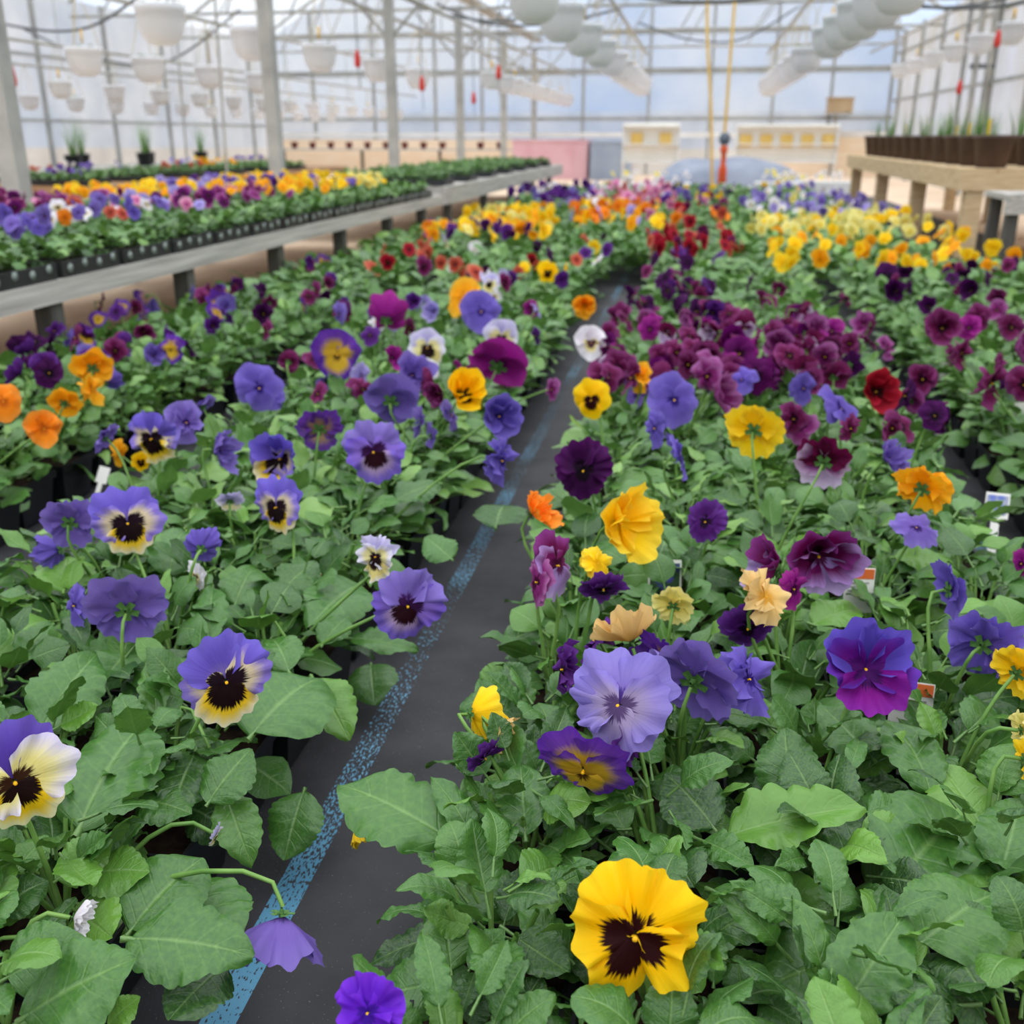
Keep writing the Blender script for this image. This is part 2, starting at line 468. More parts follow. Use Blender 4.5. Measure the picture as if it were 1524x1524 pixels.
LSPEC = [(.66, 1, .7, .22, .07, 8), (.60, 2, 1.1, .30, .08, 7), (.84, 3, .5, .15, .05, 9), (.95, 4, .9, .20, .04, 10), (.42, 5, .6, .35, .09, 6),
         (.36, 6, 1.2, .25, .05, 5), (.72, 7, -.3, .4, .07, 8), (.52, 8, .3, .5, .10, 6), (.80, 9, 1.5, .1, .06, 8)]
LEAF_HI = [leaf_t(W, s, 37, 9, b, f, c, n, .045) for W, s, b, f, c, n in LSPEC]
LEAF_LO = [leaf_t(W, s, 8, 5, b, f, c * .6, n, .05) for W, s, b, f, c, n in LSPEC]
LEAF_XLO = [leaf_t(W * 1.1, s, 5, 3, b, f, 0, n, .05, pet=.1) for W, s, b, f, c, n in LSPEC]
LEAF_HERO = [leaf_t(W, s, 37, 9, b * .8, f, c, n, .045, pet=.06) for W, s, b, f, c, n in LSPEC]
LM_HERO = [MB().add(t).mesh('leaf', LEAF) for t in LEAF_HERO]
LM_HI = [MB().add(t).mesh('leaf', LEAF) for t in LEAF_HI]
LM_LO = [MB().add(t).mesh('leaf', LEAF) for t in LEAF_LO]

def frame(ydir, zhint, pos, scale, roll=0.0):
    y = np.asarray(ydir, float); y /= np.linalg.norm(y)
    z = np.asarray(zhint, float) - y * float(np.dot(zhint, y))
    nz = np.linalg.norm(z)
    z = z / nz if nz > 1e-4 else np.array([1.0, 0, 0])
    x = np.cross(y, z)
    if roll:
        c, s = math.cos(roll), math.sin(roll)
        x, z = x * c + z * s, z * c - x * s
    M = np.eye(4)
    M[:3, 0], M[:3, 1], M[:3, 2], M[:3, 3] = x * scale, y * scale, z * scale, pos
    return M

def flower_frame(pos, az, el, roll, size):
    c = EYE - pos; base = math.atan2(c[1], c[0])
    a = base + math.radians(az)
    e = math.radians(el)
    n = np.array([math.cos(a) * math.cos(e), math.sin(a) * math.cos(e), math.sin(e)])
    up = np.array([0, 0, 1.0]) if abs(el) < 75 else np.array([-math.cos(a), -math.sin(a), 0.2])
    y = up - n * float(up @ n); y /= np.linalg.norm(y)
    x = np.cross(y, n)
    r = math.radians(roll)
    x, y = x * math.cos(r) + y * math.sin(r), y * math.cos(r) - x * math.sin(r)
    M = np.eye(4)
    M[:3, 0], M[:3, 1], M[:3, 2], M[:3, 3] = x * size, y * size, n * size, pos
    return M, n

def put(o, M):
    o.matrix_local = Matrix([list(map(float, r)) for r in M])
    return o

# ------------------------------------------------------------------ large structure: floor, cloth, walls, roof
dirt = noisy('floor_dirt', '#D6BA9E', '#EED6BC', 1.5, 0.95, 0.1, bump=0.3)
tag(MB().box(-8.3, 3.3, -3.0, 20, -0.02, 0.0).obj('floor', dirt), kind='structure')
tag(MB().box(-70, 70, -60, 90, -0.30, -0.25).obj('ground_outside', noisy('outside_earth', '#B59A78', '#D8BE98', .3, 1.0, 0.0)), kind='structure')

def cloth_material():
    t = NT('ground_cloth')
    tc = t.n('TexCoord'); sp = t.n('SeparateXYZ'); t.l(tc.outputs['Object'], sp.inputs[0])
    nz = t.n('TexNoise', Scale=9.0, Detail=6.0); t.l(tc.outputs['Object'], nz.inputs['Vector'])
    base = t.ramp(nz.outputs['Fac'], [(.3, lin('#2E2E30')), (.7, lin('#48464A'))])
    sk = t.n('TexNoise', Scale=420.0, Detail=1.0); t.l(tc.outputs['Object'], sk.inputs['Vector'])
    base = t.mix(t.math('GREATER_THAN', sk.outputs['Fac'], .74), base, lin('#6E6A64'))
    mp = t.n('Mapping'); mp.inputs['Scale'].default_value = (430, 170, 1); t.l(tc.outputs['Object'], mp.inputs['Vector'])
    fl = t.n('TexNoise', Scale=1.0, Detail=3.0); t.l(mp.outputs[0], fl.inputs['Vector'])
    wear = t.n('TexNoise', Scale=5.0, Detail=2.0); t.l(tc.outputs['Object'], wear.inputs['Vector'])
    worn = t.ramp(t.math('DIVIDE', sp.outputs[1], 3.0), [(.0, (.0, .0, .0, 1)), (.235, (.03, .03, .03, 1)), (.31, (.27, .27, .27, 1)), (.45, (.30, .30, .30, 1)), (.52, (.20, .20, .20, 1)), (.8, (.26, .26, .26, 1))])
    thr = t.math('ADD', t.math('ADD', t.math('MULTIPLY', wear.outputs['Fac'], 0.36), .16), worn)
    on = t.math('GREATER_THAN', fl.outputs['Fac'], thr)
    band = None
    for xc in (-0.335, 0.515):
        b = t.math('LESS_THAN', t.math('ABSOLUTE', t.math('SUBTRACT', sp.outputs[0], xc)), .0145)
        band = b if band is None else t.math('MAXIMUM', band, b)
    blue = t.ramp(wear.outputs['Fac'], [(.3, lin('#7AB6D8')), (.7, lin('#5896B8'))])
    col = t.mix(t.math('MULTIPLY', band, on), base, blue)
    return t.surf(col, .62, .35, bump=(fl.outputs['Fac'], .15, .002))
cloth = MB().box(-1.70, 2.05, -0.6, 13.0, 0.0, 0.003).obj('ground_cloth', cloth_material())
tag(cloth, 'black woven ground cloth with flecked blue stripe lying under the flower beds', 'ground cloth')

def film_material(name, tr, col, thru=(.93, .96, .99, 1)):
    t = NT(name)
    tc = t.n('TexCoord'); nz = t.n('TexNoise', Scale=1.2, Detail=3.0); t.l(tc.outputs['Object'], nz.inputs['Vector'])
    c = t.ramp(nz.outputs['Fac'], [(.3, lin(col)), (.75, lin('#CDD1D8'))])
    a = t.n('BsdfTransparent'); a.inputs['Color'].default_value = thru
    b = t.n('BsdfTranslucent'); t.l(c, b.inputs['Color'])
    d = t.n('BsdfDiffuse'); t.l(c, d.inputs['Color'])
    m1 = t.n('MixShader', Fac=.35); t.l(b.outputs[0], m1.inputs[1]); t.l(d.outputs[0], m1.inputs[2])
    m2 = t.n('MixShader', Fac=1 - tr); t.l(a.outputs[0], m2.inputs[1]); t.l(m1.outputs[0], m2.inputs[2])
    t.l(m2.outputs[0], t.out.inputs['Surface'])
    return t.m
FILM_ROOF = film_material('roof_film', .74, '#D4E0F0')
FILM_WALL = film_material('wall_film', .28, '#A4ABB6', (.80, .84, .88, 1))
FILM_GABLE = film_material('gable_film', .55, '#A9B4C4', (.74, .79, .86, 1))
FILM_SIDE = film_material('side_film', .22, '#BDB6A8')
STEEL = noisy('galvanised_steel', '#8E8F8C', '#B4B4AE', 6, .5, .5)
DARKSTEEL = noisy('dark_steel', '#55585A', '#74787A', 6, .55, .4)
ALU = noisy('wall_frame_paint', '#8C8F8E', '#A8AAA6', 4, .6, .3)
PLY = noisy('pale_plywood', '#F0D6B6', '#F6E4CC', 3, .8, .2, (1, 1, 6))
WHITE = noisy('white_plastic', '#DADAD6', '#ECECEA', 3, .5, .4)

def flat(p, mat, name):
    """single film panel given by four corners"""
    P = np.array(p, float)
    return MB().add((P, np.array([[0, 1, 2, 3]], np.int32), np.zeros((4, 2)), np.zeros(1, np.int32))).obj(name, mat)

Y0, Y1, XL, XM, XR, ZG, ZA = -3.0, 20.0, -8.3, -3.06, 3.3, 2.35, 3.45
wl = tag(flat([(XL, Y0, 0), (XL, Y1, 0), (XL, Y1, ZG), (XL, Y0, ZG)], FILM_WALL, 'wall_left'), kind='structure')
wr = tag(flat([(XR, Y0, 0), (XR, Y1, 0), (XR, Y1, ZG), (XR, Y0, ZG)], FILM_SIDE, 'wall_right'), kind='structure')
def gable(y, name, mat):
    m = MB()
    for a, b in ((XL, XM), (XM, XR)):
        n = 12
        xs = np.linspace(a, b, n + 1)
        zt = ZG + (ZA - ZG) * np.sin(np.linspace(0, math.pi, n + 1))
        P = np.stack([np.stack([xs, 0 * xs + y, 0 * xs], 1), np.stack([xs, 0 * xs + y, 0 * xs + 1.1], 1), np.stack([xs, 0 * xs + y, zt], 1)])
        g = grid_t(P, np.zeros((3, n + 1, 2)))
        m.add((g[0], g[1], g[2], (np.arange(2 * n) >= n).astype(np.int32)))
    return tag(m.obj(name, [mat, FILM_GABLE]), kind='structure')
wb = gable(Y1, 'wall_back', FILM_WALL)
wf = gable(Y0, 'wall_front', FILM_WALL)
def arc(a, b, n=14):
    return np.linspace(a, b, n + 1), ZG + (ZA - ZG) * np.sin(np.linspace(0, math.pi, n + 1))
m = MB()
for a, b in ((XL, XM), (XM, XR)):
    xs, zs = arc(a, b)
    m.add(grid_t(np.stack([np.stack([xs, 0 * xs + y, zs], 1) for y in (Y0, 8, Y1)]), np.zeros((3, len(xs), 2))))
ceil = tag(m.obj('ceiling', FILM_ROOF, smooth=True), kind='structure')

# wall framing: one object per stud or rail
for y in np.arange(1.5, 20, 1.5):
    MB().box(XR - .06, XR - .01, y - .022, y + .022, 0, ZG).obj('stud', ALU, wr)
for y in np.arange(3.0, 20, 1.6):
    MB().box(XL + .01, XL + .06, y - .022, y + .022, 0, ZG).obj('stud', ALU, wl)
for z in (.86, 1.62):
    MB().box(XL + .01, XL + .05, 0, Y1, z - .02, z + .02).obj('rail', ALU, wl)
    MB().box(XR - .05, XR - .01, 0, Y1, z + .38, z + .42).obj('rail', ALU, wr)
for x in (-7.4, -6.2, -5.0, -4.1, -2.2, -1.0, .1, 1.2, 2.2, 3.2):
    MB().box(x - .025, x + .025, Y1 - .07, Y1 - .01, 0, ZG + .5).obj('stud', ALU, wb)
for z, h in ((1.78, .05), (2.42, .035), (.98, .03)):
    MB().box(XL + .02, XR - .02, Y1 - .06, Y1 - .02, z - h, z + h).obj('rail', ALU, wb)
MB().box(-8.2, -3.3, Y1 - .09, Y1 - .03, 0.0, .62).obj('knee_panel', PLY, wb)
MB().box(-3.1, -1.2, Y1 - .09, Y1 - .03, 0.0, .55).obj('knee_panel', noisy('grey_board', '#C6C2C0', '#D6D2CE', 3, .8), wb)
MB().box(1.3, 3.2, Y1 - .09, Y1 - .03, 0.0, .75).obj('knee_panel', PLY, wb)
MB().box(-8.2, 3.2, Y1 - .10, Y1 - .03, .66, .74).obj('sill_rail', WHITE, wb)
MB().box(XL + .02, XL + .07, 3.0, 9.6, 0.0, .84).obj('knee_panel', PLY, wl)
MB().box(XL + .02, XL + .07, 9.7, 19.8, 0.0, .30).obj('knee_panel', noisy('grey_knee_board', '#B8B6AE', '#CBC8C0', 3, .8), wl)

FR = [4.35 + 3.05 * i for i in range(6)]
for y in FR:
    for a, b in ((XL, XM), (XM, XR)):
        xs, zs = arc(a, b)
        MB().tube([(x, y, z - .03) for x, z in zip(xs, zs)], .025, 6).obj('arch_rib', STEEL, ceil, True)
        MB().tube([(a, y, 2.15), (b, y, 2.15)], .022, 6).obj('tie_bar', STEEL, ceil, True)
        for q in range(5):
            x0, x1 = a + (b - a) * (q + .5) / 6, a + (b - a) * (q + 1.2) / 6
            zt = ZG + (ZA - ZG) * math.sin(math.pi * (x1 - a) / (b - a)) - .03
            MB().tube([(x0, y, 2.15), (x1, y, zt)], .014, 5).obj('web_strut', STEEL, ceil, True)
for x in (XM, -5.7, -1.6, .05, 1.7):
    z = ZG if x == XM else ZG + (ZA - ZG) * math.sin(math.pi * ((x - XM) / (XR - XM) if x > XM else (x - XL) / (XM - XL)))
    MB().tube([(x, 0, z - .06), (x, Y1, z - .06)], .02, 6).obj('purlin', STEEL, ceil, True)
MB().box(XM - .1, XM + .1, 0, Y1, ZG - .06, ZG - .02).obj('gutter', STEEL, ceil)
ORD = ['first', 'second', 'third', 'fourth', 'fifth', 'sixth', 'seventh', 'eighth', 'ninth', 'tenth', 'eleventh', 'twelfth', 'thirteenth', 'fourteenth', 'fifteenth', 'sixteenth',
       'seventeenth', 'eighteenth', 'nineteenth', 'twentieth', 'twenty-first', 'twenty-second', 'twenty-third', 'twenty-fourth', 'twenty-fifth', 'twenty-sixth', 'twenty-seventh',
       'twenty-eighth', 'twenty-ninth', 'thirtieth']
for i, y in enumerate(FR):
    p = thing('support_post', 'grey square steel post in the row behind the wooden bench, %s from the front' % ORD[i], 'post', (XM, y, 0), group='posts between the two bays')
    MB().box(-.045, .045, -.045, .045, 0, 2.12).obj('upright', STEEL, p)
    MB().box(-.09, .09, -.09, .09, 0, .012).obj('base_plate', STEEL, p)
    for s in (-1, 1):
        MB().tube([(0, 0, 1.55), (s * .55, 0, 2.11)], .016, 6).obj('knee_brace', STEEL, p, True)
for i, (x, y) in enumerate(((3.02, 10.4), (3.12, 13.4))):
    p = thing('support_post', ('nearer' if i == 0 else 'farther') + ' pair of grey steel pipes standing by the cream side wall', 'post', (x, y, 0))
    for k in (-.07, .07):
        MB().tube([(k, 0, 0), (k, 0, 2.12)], .035, 8).obj('pipe', STEEL, p, True)
    MB().box(-.13, .13, -.03, .03, 1.4, 1.45).obj('clamp', DARKSTEEL, p)

# ------------------------------------------------------------------ pansies
POT_M = noisy('pot_black', '#131416', '#202226', 20, .5, .4)
SOIL = noisy('potting_soil', '#1E1612', '#3A2C22', 90, .95, .1, bump=.5)
def square_ring(m, prof):
    """tapered square pot wall: list of (half_width, z)"""
    V = np.array([(sx * h, sy * h, z) for h, z in prof for sx, sy in ((-1, -1), (1, -1), (1, 1), (-1, 1))], float)
    F = np.array([(i * 4 + k, i * 4 + (k + 1) % 4, (i + 1) * 4 + (k + 1) % 4, (i + 1) * 4 + k) for i in range(len(prof) - 1) for k in range(4)], np.int32)
    return m.add((V, F, np.zeros((len(F) * 4, 2)), np.zeros(len(F), np.int32)))
POT = square_ring(MB(), [(.001, .004), (.040, .004), (.049, .072), (.053, .073), (.054, .086), (.051, .086), (.049, .07)]).mesh('pot', POT_M, False)
SOILM = square_ring(MB(), [(.0005, .076), (.02, .079), (.05, .074)]).mesh('soil', SOIL, False)

BX = {'A': [-1.53 + .117 * i for i in range(4)], 'B': [-.45 - .113 * i for i in range(4)], 'C': [-.115 + .122 * i for i in range(5)], 'D': [.64 + .122 * i for i in range(11)]}
EXTRA = [(-.335, 4.9, 11.2), (-.225, 4.9, 11.2), (-.90, 2.416, 11.0), (-1.0, 6.2, 11.0), (-1.13, 6.5, 11.0), (-1.24, 6.5, 11.0), (-1.35, 6.5, 11.0), (-1.46, 6.7, 11.0), (.49, 4.4, 11.2)]   # the drifts close up farther back
BEDNAME = {'A': 'bed below the wooden bench', 'B': 'violet bed', 'C': 'mixed bed', 'D': 'burgundy and yellow bed'}
EDGE = {'A': 'the bench', 'B': 'the striped gap', 'C': 'the striped gap', 'D': 'the narrow gap'}
class Plant: pass
plants = []
for b, xs in BX.items():
    yend = {'A': 6.2, 'B': 11.0, 'C': 11.2, 'D': 11.2}[b]
    for j, x in enumerate(xs):
        i = 0
        while True:
            y = .44 + .122 * i
            i += 1
            if y > yend or (b == 'D' and x > 1.1 and y > 4.6): break
            px, py, d = proj((x, y, .15))
            if d < .2 or px < -130 or px > 1650 or py > 1760: continue
            p = Plant()
            p.bed, p.col, p.row = b, j, i - 1
            p.x, p.y = x + rnd.uniform(-.008, .008), y + rnd.uniform(-.01, .01)
            p.d = d; p.flowers = []; p.hero_leaves = []; p.desc = None
            plants.append(p)
for x, ya, yb in EXTRA:
    for i, y in enumerate(np.arange(ya, yb, .122)):
        p = Plant(); p.bed, p.col, p.row = ('B' if x < 0 else 'C'), (4 if x < -.8 else 6), round((y - .44) / .122)
        p.x, p.y = x + rnd.uniform(-.01, .01), y
        p.d = proj((p.x, p.y, .15))[2]; p.flowers = []; p.hero_leaves = []; p.desc = None
        plants.append(p)
plants.sort(key=lambda p: p.d)
for n, p in enumerate(plants):
    p.lod = 0 if p.d < 1.36 else (1 if n < 292 else 2)
for b in BX:
    ys = sorted({p.row for p in plants if p.bed == b})
    for p in plants:
        if p.bed == b: p.rowrank = p.row - ys[0]
pxy = np.array([(p.x, p.y) for p in plants])
def nearest(x, y, beds=None):
    d = (pxy[:, 0] - x) ** 2 + (pxy[:, 1] - y) ** 2
    i = int(np.argmin(d))
    return plants[i], math.sqrt(d[i])

# hero flowers: px, py, diameter px, kind, az (0 faces us, 180 away, + = turned to our right), el, roll, height, words
H = [
 (945,1397,212,'YBH:h',4,20,-8,.205,'pansy with the big frilled yellow flower blotched black, at the very front'),
 (922,1055,165,'L:f',-28,38,10,.235,'pansy with frilled lavender flower above gold and purple petals'),
 (868,1150,140,'GP:n',-12,-22,0,.205,None),
 (935,1115,100,'DPV',60,-10,0,.200,None),
 (1035,1015,150,'V:n',160,15,0,.225,'pansy with violet flower turned away, beside the frilled lavender one'),
 (1112,1015,105,'BV',62,25,0,.220,None),
 (985,1000,90,'GP',-60,30,0,.215,None),
 (937,958,100,'PA:b',-150,35,20,.235,'pansy with apricot flower drooping over purple petals'),
 (838,1000,85,'DPV',-80,0,0,.205,'pansy with deep purple sideways flowers overhanging the blue-striped gap'),
 (885,958,80,'DPV',-100,20,30,.210,None),
 (1002,905,66,'YL',175,10,0,.215,'pansy with small lemon flower seen from behind, near a picture tag'),
 (1137,893,92,'PA:f',70,35,-20,.235,'pansy with pale apricot flower over deep purple one'),
 (1112,938,90,'DPV',10,-20,20,.215,None),
 (1217,830,110,'MB:b',20,-5,15,.235,'pansy with maroon flower edged lilac, beside an orange plant tag'),
 (1150,852,90,'MB',-70,20,-10,.230,None),
 (1180,880,60,'MG',60,0,0,.215,None),
 (1287,1000,140,'BM:b',12,34,0,.225,'pansy with blue and magenta frilled flower on a tall bare stem'),
 (1415,882,88,'BV',120,0,0,.215,'pansy with blue-violet flower nodding beside the narrow gap'),
 (1462,962,112,'BV',165,5,10,.215,'pansy with blue-violet flower showing its green calyx, beside a yellow one'),
 (1515,1005,85,'Y',150,10,0,.215,'pansy with plain yellow flower cut off by the frame edge'),
 (1522,1092,60,'YL',120,0,0,.205,None),
 (1524,1135,60,'Y',120,-10,0,.200,None),
 (828,845,105,'MB',60,10,-20,.235,'pansy with maroon and lilac petals folded beside the blue-striped gap'),
 (800,870,80,'PLM',-70,10,0,.225,None),
 (898,880,75,'DPV',10,-40,0,.210,'pansy with deep purple drooping flower under a small yellow one'),
 (888,842,55,'Y',40,30,0,.235,None),
 (920,782,118,'Y:b',48,12,25,.230,'pansy with crumpled bright yellow flower beside the blackish purple one'),
 (868,703,92,'DP:f',-6,8,8,.215,'pansy with blackish purple yellow-eyed flower beside the striped gap'),
 (793,768,62,'O:b',75,30,0,.220,'pansy with small orange flower leaning over the striped gap'),
 (1122,643,88,'Y:n',172,5,0,.235,'pansy with round yellow flower seen from behind on a tall stem'),
 (1373,730,84,'O2',165,10,0,.235,'pansy with golden orange flower seen from behind, by the narrow gap'),
 (880,598,60,'YB',-14,5,0,.215,'pansy with small black-faced yellow flower by the striped gap'),
 (1050,780,66,'DPV',-20,20,0,.215,None), (1010,680,72,'BV',100,10,0,.215,None), (1002,598,88,'BV',20,20,0,.225,None),
 (975,640,55,'BV',-60,0,0,.205,None), (1065,592,72,'PLM',60,10,0,.220,None), (1250,612,76,'BV',70,35,-20,.230,None),
 (1302,585,68,'R',30,15,0,.215,None), (1226,690,88,'MW',170,10,0,.230,'pansy with maroon flower whitish at its edges, showing its back'),
 (1320,688,60,'V',60,30,0,.215,None), (1265,640,42,'M',60,0,0,.220,None), (1362,790,72,'V',30,60,0,.205,None), (1195,580,48,'BV',40,0,0,.215,None),
 (955,565,48,'O2',60,10,0,.215,None), (1100,528,52,'DM',0,10,0,.215,None), (1126,560,52,'DM',5,8,0,.205,None), (1160,515,50,'PLM',0,5,0,.215,None),
 (703,1068,78,'Y:b',120,-20,30,.190,'pansy with crumpled yellow flower hanging over the black cloth'),
 (738,1088,60,'PA',60,-20,0,.185,None), (722,1132,70,'DPV',40,-30,0,.175,None),
 (530,1238,46,'Y:b',50,-40,0,.085,None),
 (548,1512,110,'V2:f',-20,30,10,.190,'pansy with vivid purple flower at the bottom edge, on black cloth'),
 (420,1372,130,'V:b',-25,-62,0,.130,'pansy with lilac flower hanging head-down over the blue stripe'),
 (337,1018,140,'VF',4,14,4,.225,'pansy with violet and cream flower, black-faced, facing us in front'),
 (22,1168,170,'YW:f',6,12,14,.225,'pansy with pale yellow ruffled flower backed with violet, cut by frame'),
 (607,905,112,'VL',6,10,-16,.210,'pansy with dark-faced violet flower leaning onto the striped gap'),
 (190,910,120,'V',168,8,0,.215,'pansy with large violet flower seen from behind among green leaves'),
 (112,905,66,'BV',-70,10,0,.205,None),
 (190,782,102,'VF',4,16,0,.225,'pansy with violet and cream black-faced flower beside the dark bed gap'),
 (105,780,86,'V',160,10,0,.215,None), (88,822,60,'BV',-120,-20,0,.195,None),
 (412,758,86,'VF',-42,10,8,.215,'pansy with half-turned purple and yellow black-faced flower'),
 (343,748,44,'WL',170,30,0,.205,None), (300,820,56,'BV',170,0,0,.205,None), (292,862,44,'W',-60,0,0,.195,None),
 (560,832,66,'WL',-40,12,0,.215,'pansy with lavender-white flower behind the dark-faced violet one'),
 (556,675,96,'VL',-6,10,10,.225,'pansy with broad violet flower, dark-faced, amid the violet bed'),
 (418,685,84,'VF',-34,6,-10,.220,None), (476,640,72,'GP',170,15,0,.220,None),
 (226,655,80,'VF',-30,-5,0,.225,None), (276,632,66,'V',40,20,0,.225,None), (322,672,64,'V',60,0,0,.205,None),
 (385,580,72,'BV',20,10,0,.215,None), (502,530,74,'GP',0,10,0,.225,None), (582,598,84,'V',170,15,0,.220,None), (612,562,60,'V',30,30,0,.215,None),
 (688,590,66,'YB',30,30,0,.225,None), (742,622,70,'BV',20,10,0,.220,None), (746,688,70,'BV',60,-10,0,.205,None),
 (575,478,64,'MG',170,25,0,.225,None), (690,445,62,'O2',-40,30,0,.220,None), (716,466,62,'BV',0,20,0,.220,None), (746,505,56,'WL',0,5,0,.215,None),
 (742,545,96,'MG',160,30,0,.210,None), (636,520,62,'WL',0,20,0,.210,None),
 (138,550,64,'O2',175,15,0,.225,None), (137,582,48,'O2',60,10,0,.210,None), (97,602,54,'O2',160,20,0,.210,None), (66,640,54,'O',0,10,0,.205,None),
 (5,600,56,'O',0,20,0,.225,None), (180,676,40,'O2',60,-10,0,.190,None), (210,690,30,'YB',0,0,0,.190,None),
 (112,1372,56,'W:b',60,-10,0,.150,None), (322,1247,34,'WL',60,-30,0,.130,None),
 (880,512,50,'W',0,10,0,.220,None), (822,582,36,'PLM',-60,0,0,.190,None), (870,455,38,'O2',0,-10,0,.200,None), (815,405,34,'YB',0,0,0,.205,None),
 (1475,572,72,'M',70,-10,0,.215,None), (1512,522,62,'PLM',60,10,0,.220,None), (1402,490,54,'M',0,10,0,.210,None), (1442,490,38,'MG',0,10,0,.205,None),
 (1520,842,44,'MG',-40,0,0,.190,None), (1320,410,40,'DP',0,10,0,.2,None), (1225,710,40,'DP',0,-40,0,.17,None),
]
flowers = []
for px, py, dp, k, az, el, ro, z, words in H:
    if py < 900 and z >= .2: z += .02
    pos = at(px, py, z)
    d = proj(pos)[2]
    flowers.append((pos, dp * d / F_PX, k, az, el, ro, words))

# drifts of one colour: pixel box, [(kind, weight)...], how many, diameter in metres
P_ = [
 ((75,410,480,545),'DPV DPV M DP M V GP',64,.053), ((300,385,520,470),'DPV M DP GP M V',30,.052), ((0,490,90,560),'DPV DP',10,.055),
 ((835,465,1245,575),'M M M PLM M MG DM MW',120,.062), ((985,405,1095,470),'DP DP M DPV',22,.066), ((940,375,1090,405),'DP M DPV',9,.066),
 ((950,325,1105,372),'R R R M C',36,.070), ((930,290,1080,325),'R C P O M',18,.07),
 ((690,305,825,345),'Y Y YL Y O2',38,.070), ((625,330,800,350),'O DPV Y DPV O2',22,.065),
 ((760,266,895,302),'DPV DPV V DPV W',60,.075), ((885,266,995,302),'P P P W P C',48,.075), ((840,298,985,332),'O O O2 Y LV',28,.075), ((985,275,1085,300),'DPV V Y',18,.075),
 ((1115,312,1524,345),'YL YL Y YL',60,.070), ((1140,345,1510,398),'Y O2 Y Y O2',58,.072), ((1100,284,1400,318),'LV LV YL W V',52,.070), ((1400,290,1524,330),'Y YL O2',10,.07),
 ((1255,440,1524,640),'M M M PLM DP',26,.058), ((1290,392,1524,440),'DP DP M',18,.06), ((1110,400,1290,450),'M DP',6,.055),
 ((530,362,650,405),'C R C M',12,.066), ((650,350,930,425),'DPV W C Y R WL DP',34,.060),
 ((540,415,800,560),'V M LV W MG BV DPV',24,.054), ((440,555,790,660),'V V BV V M LV',18,.055), ((600,360,700,430),'M R C',5,.06),
 ((1000,248,1330,284),'W YL V LV Y W',34,.07), ((900,420,960,470),'DP M',5,.06), ((130,560,460,680),'V BV V DPV',9,.058), ((930,560,1240,640),'V M BV PLM',9,.056),
 ((1200,480,1330,560),'PLM M',8,.055), ((700,640,780,700),'BV V',2,.06),
]
XSPAN = [(min(v) - .09, max(v) + .09, 0) for v in BX.values()] + [(x - .1, x + .1, ya) for x, ya, yb in EXTRA]
for (x0, y0, x1, y1), ks, n, sz in P_:
    ks = ks.split()
    if y1 <= 350: n, sz = int(n * 2.0), sz * 1.15
    for q in range(n):
        pos = at(rnd.uniform(x0, x1), rnd.uniform(y0, y1), rnd.uniform(.185, .24))
        if not any(a < pos[0] < b and pos[1] > ya for a, b, ya in XSPAN): continue
        flowers.append((pos, sz * rnd.uniform(.82, 1.15), rnd.choice(ks), rnd.gauss(0, 80), rnd.uniform(-25, 45), rnd.uniform(-20, 20), None))
for f in flowers:
    p, d = nearest(f[0][0], f[0][1])
    if f[0][1] < 4.5 and -.42 < f[0][0] < -.18:
        edge = [q for q in plants if q.col == 0 and q.bed == ('B' if f[0][0] < -.245 and f[0][2] > .11 else 'C')]
        p = min(edge, key=lambda q: abs(q.y - f[0][1]) + abs(q.x - f[0][0])); d = 0
    if d < .3:
        p.flowers.append(f)
        if f[6] and not p.desc: p.desc = f[6]

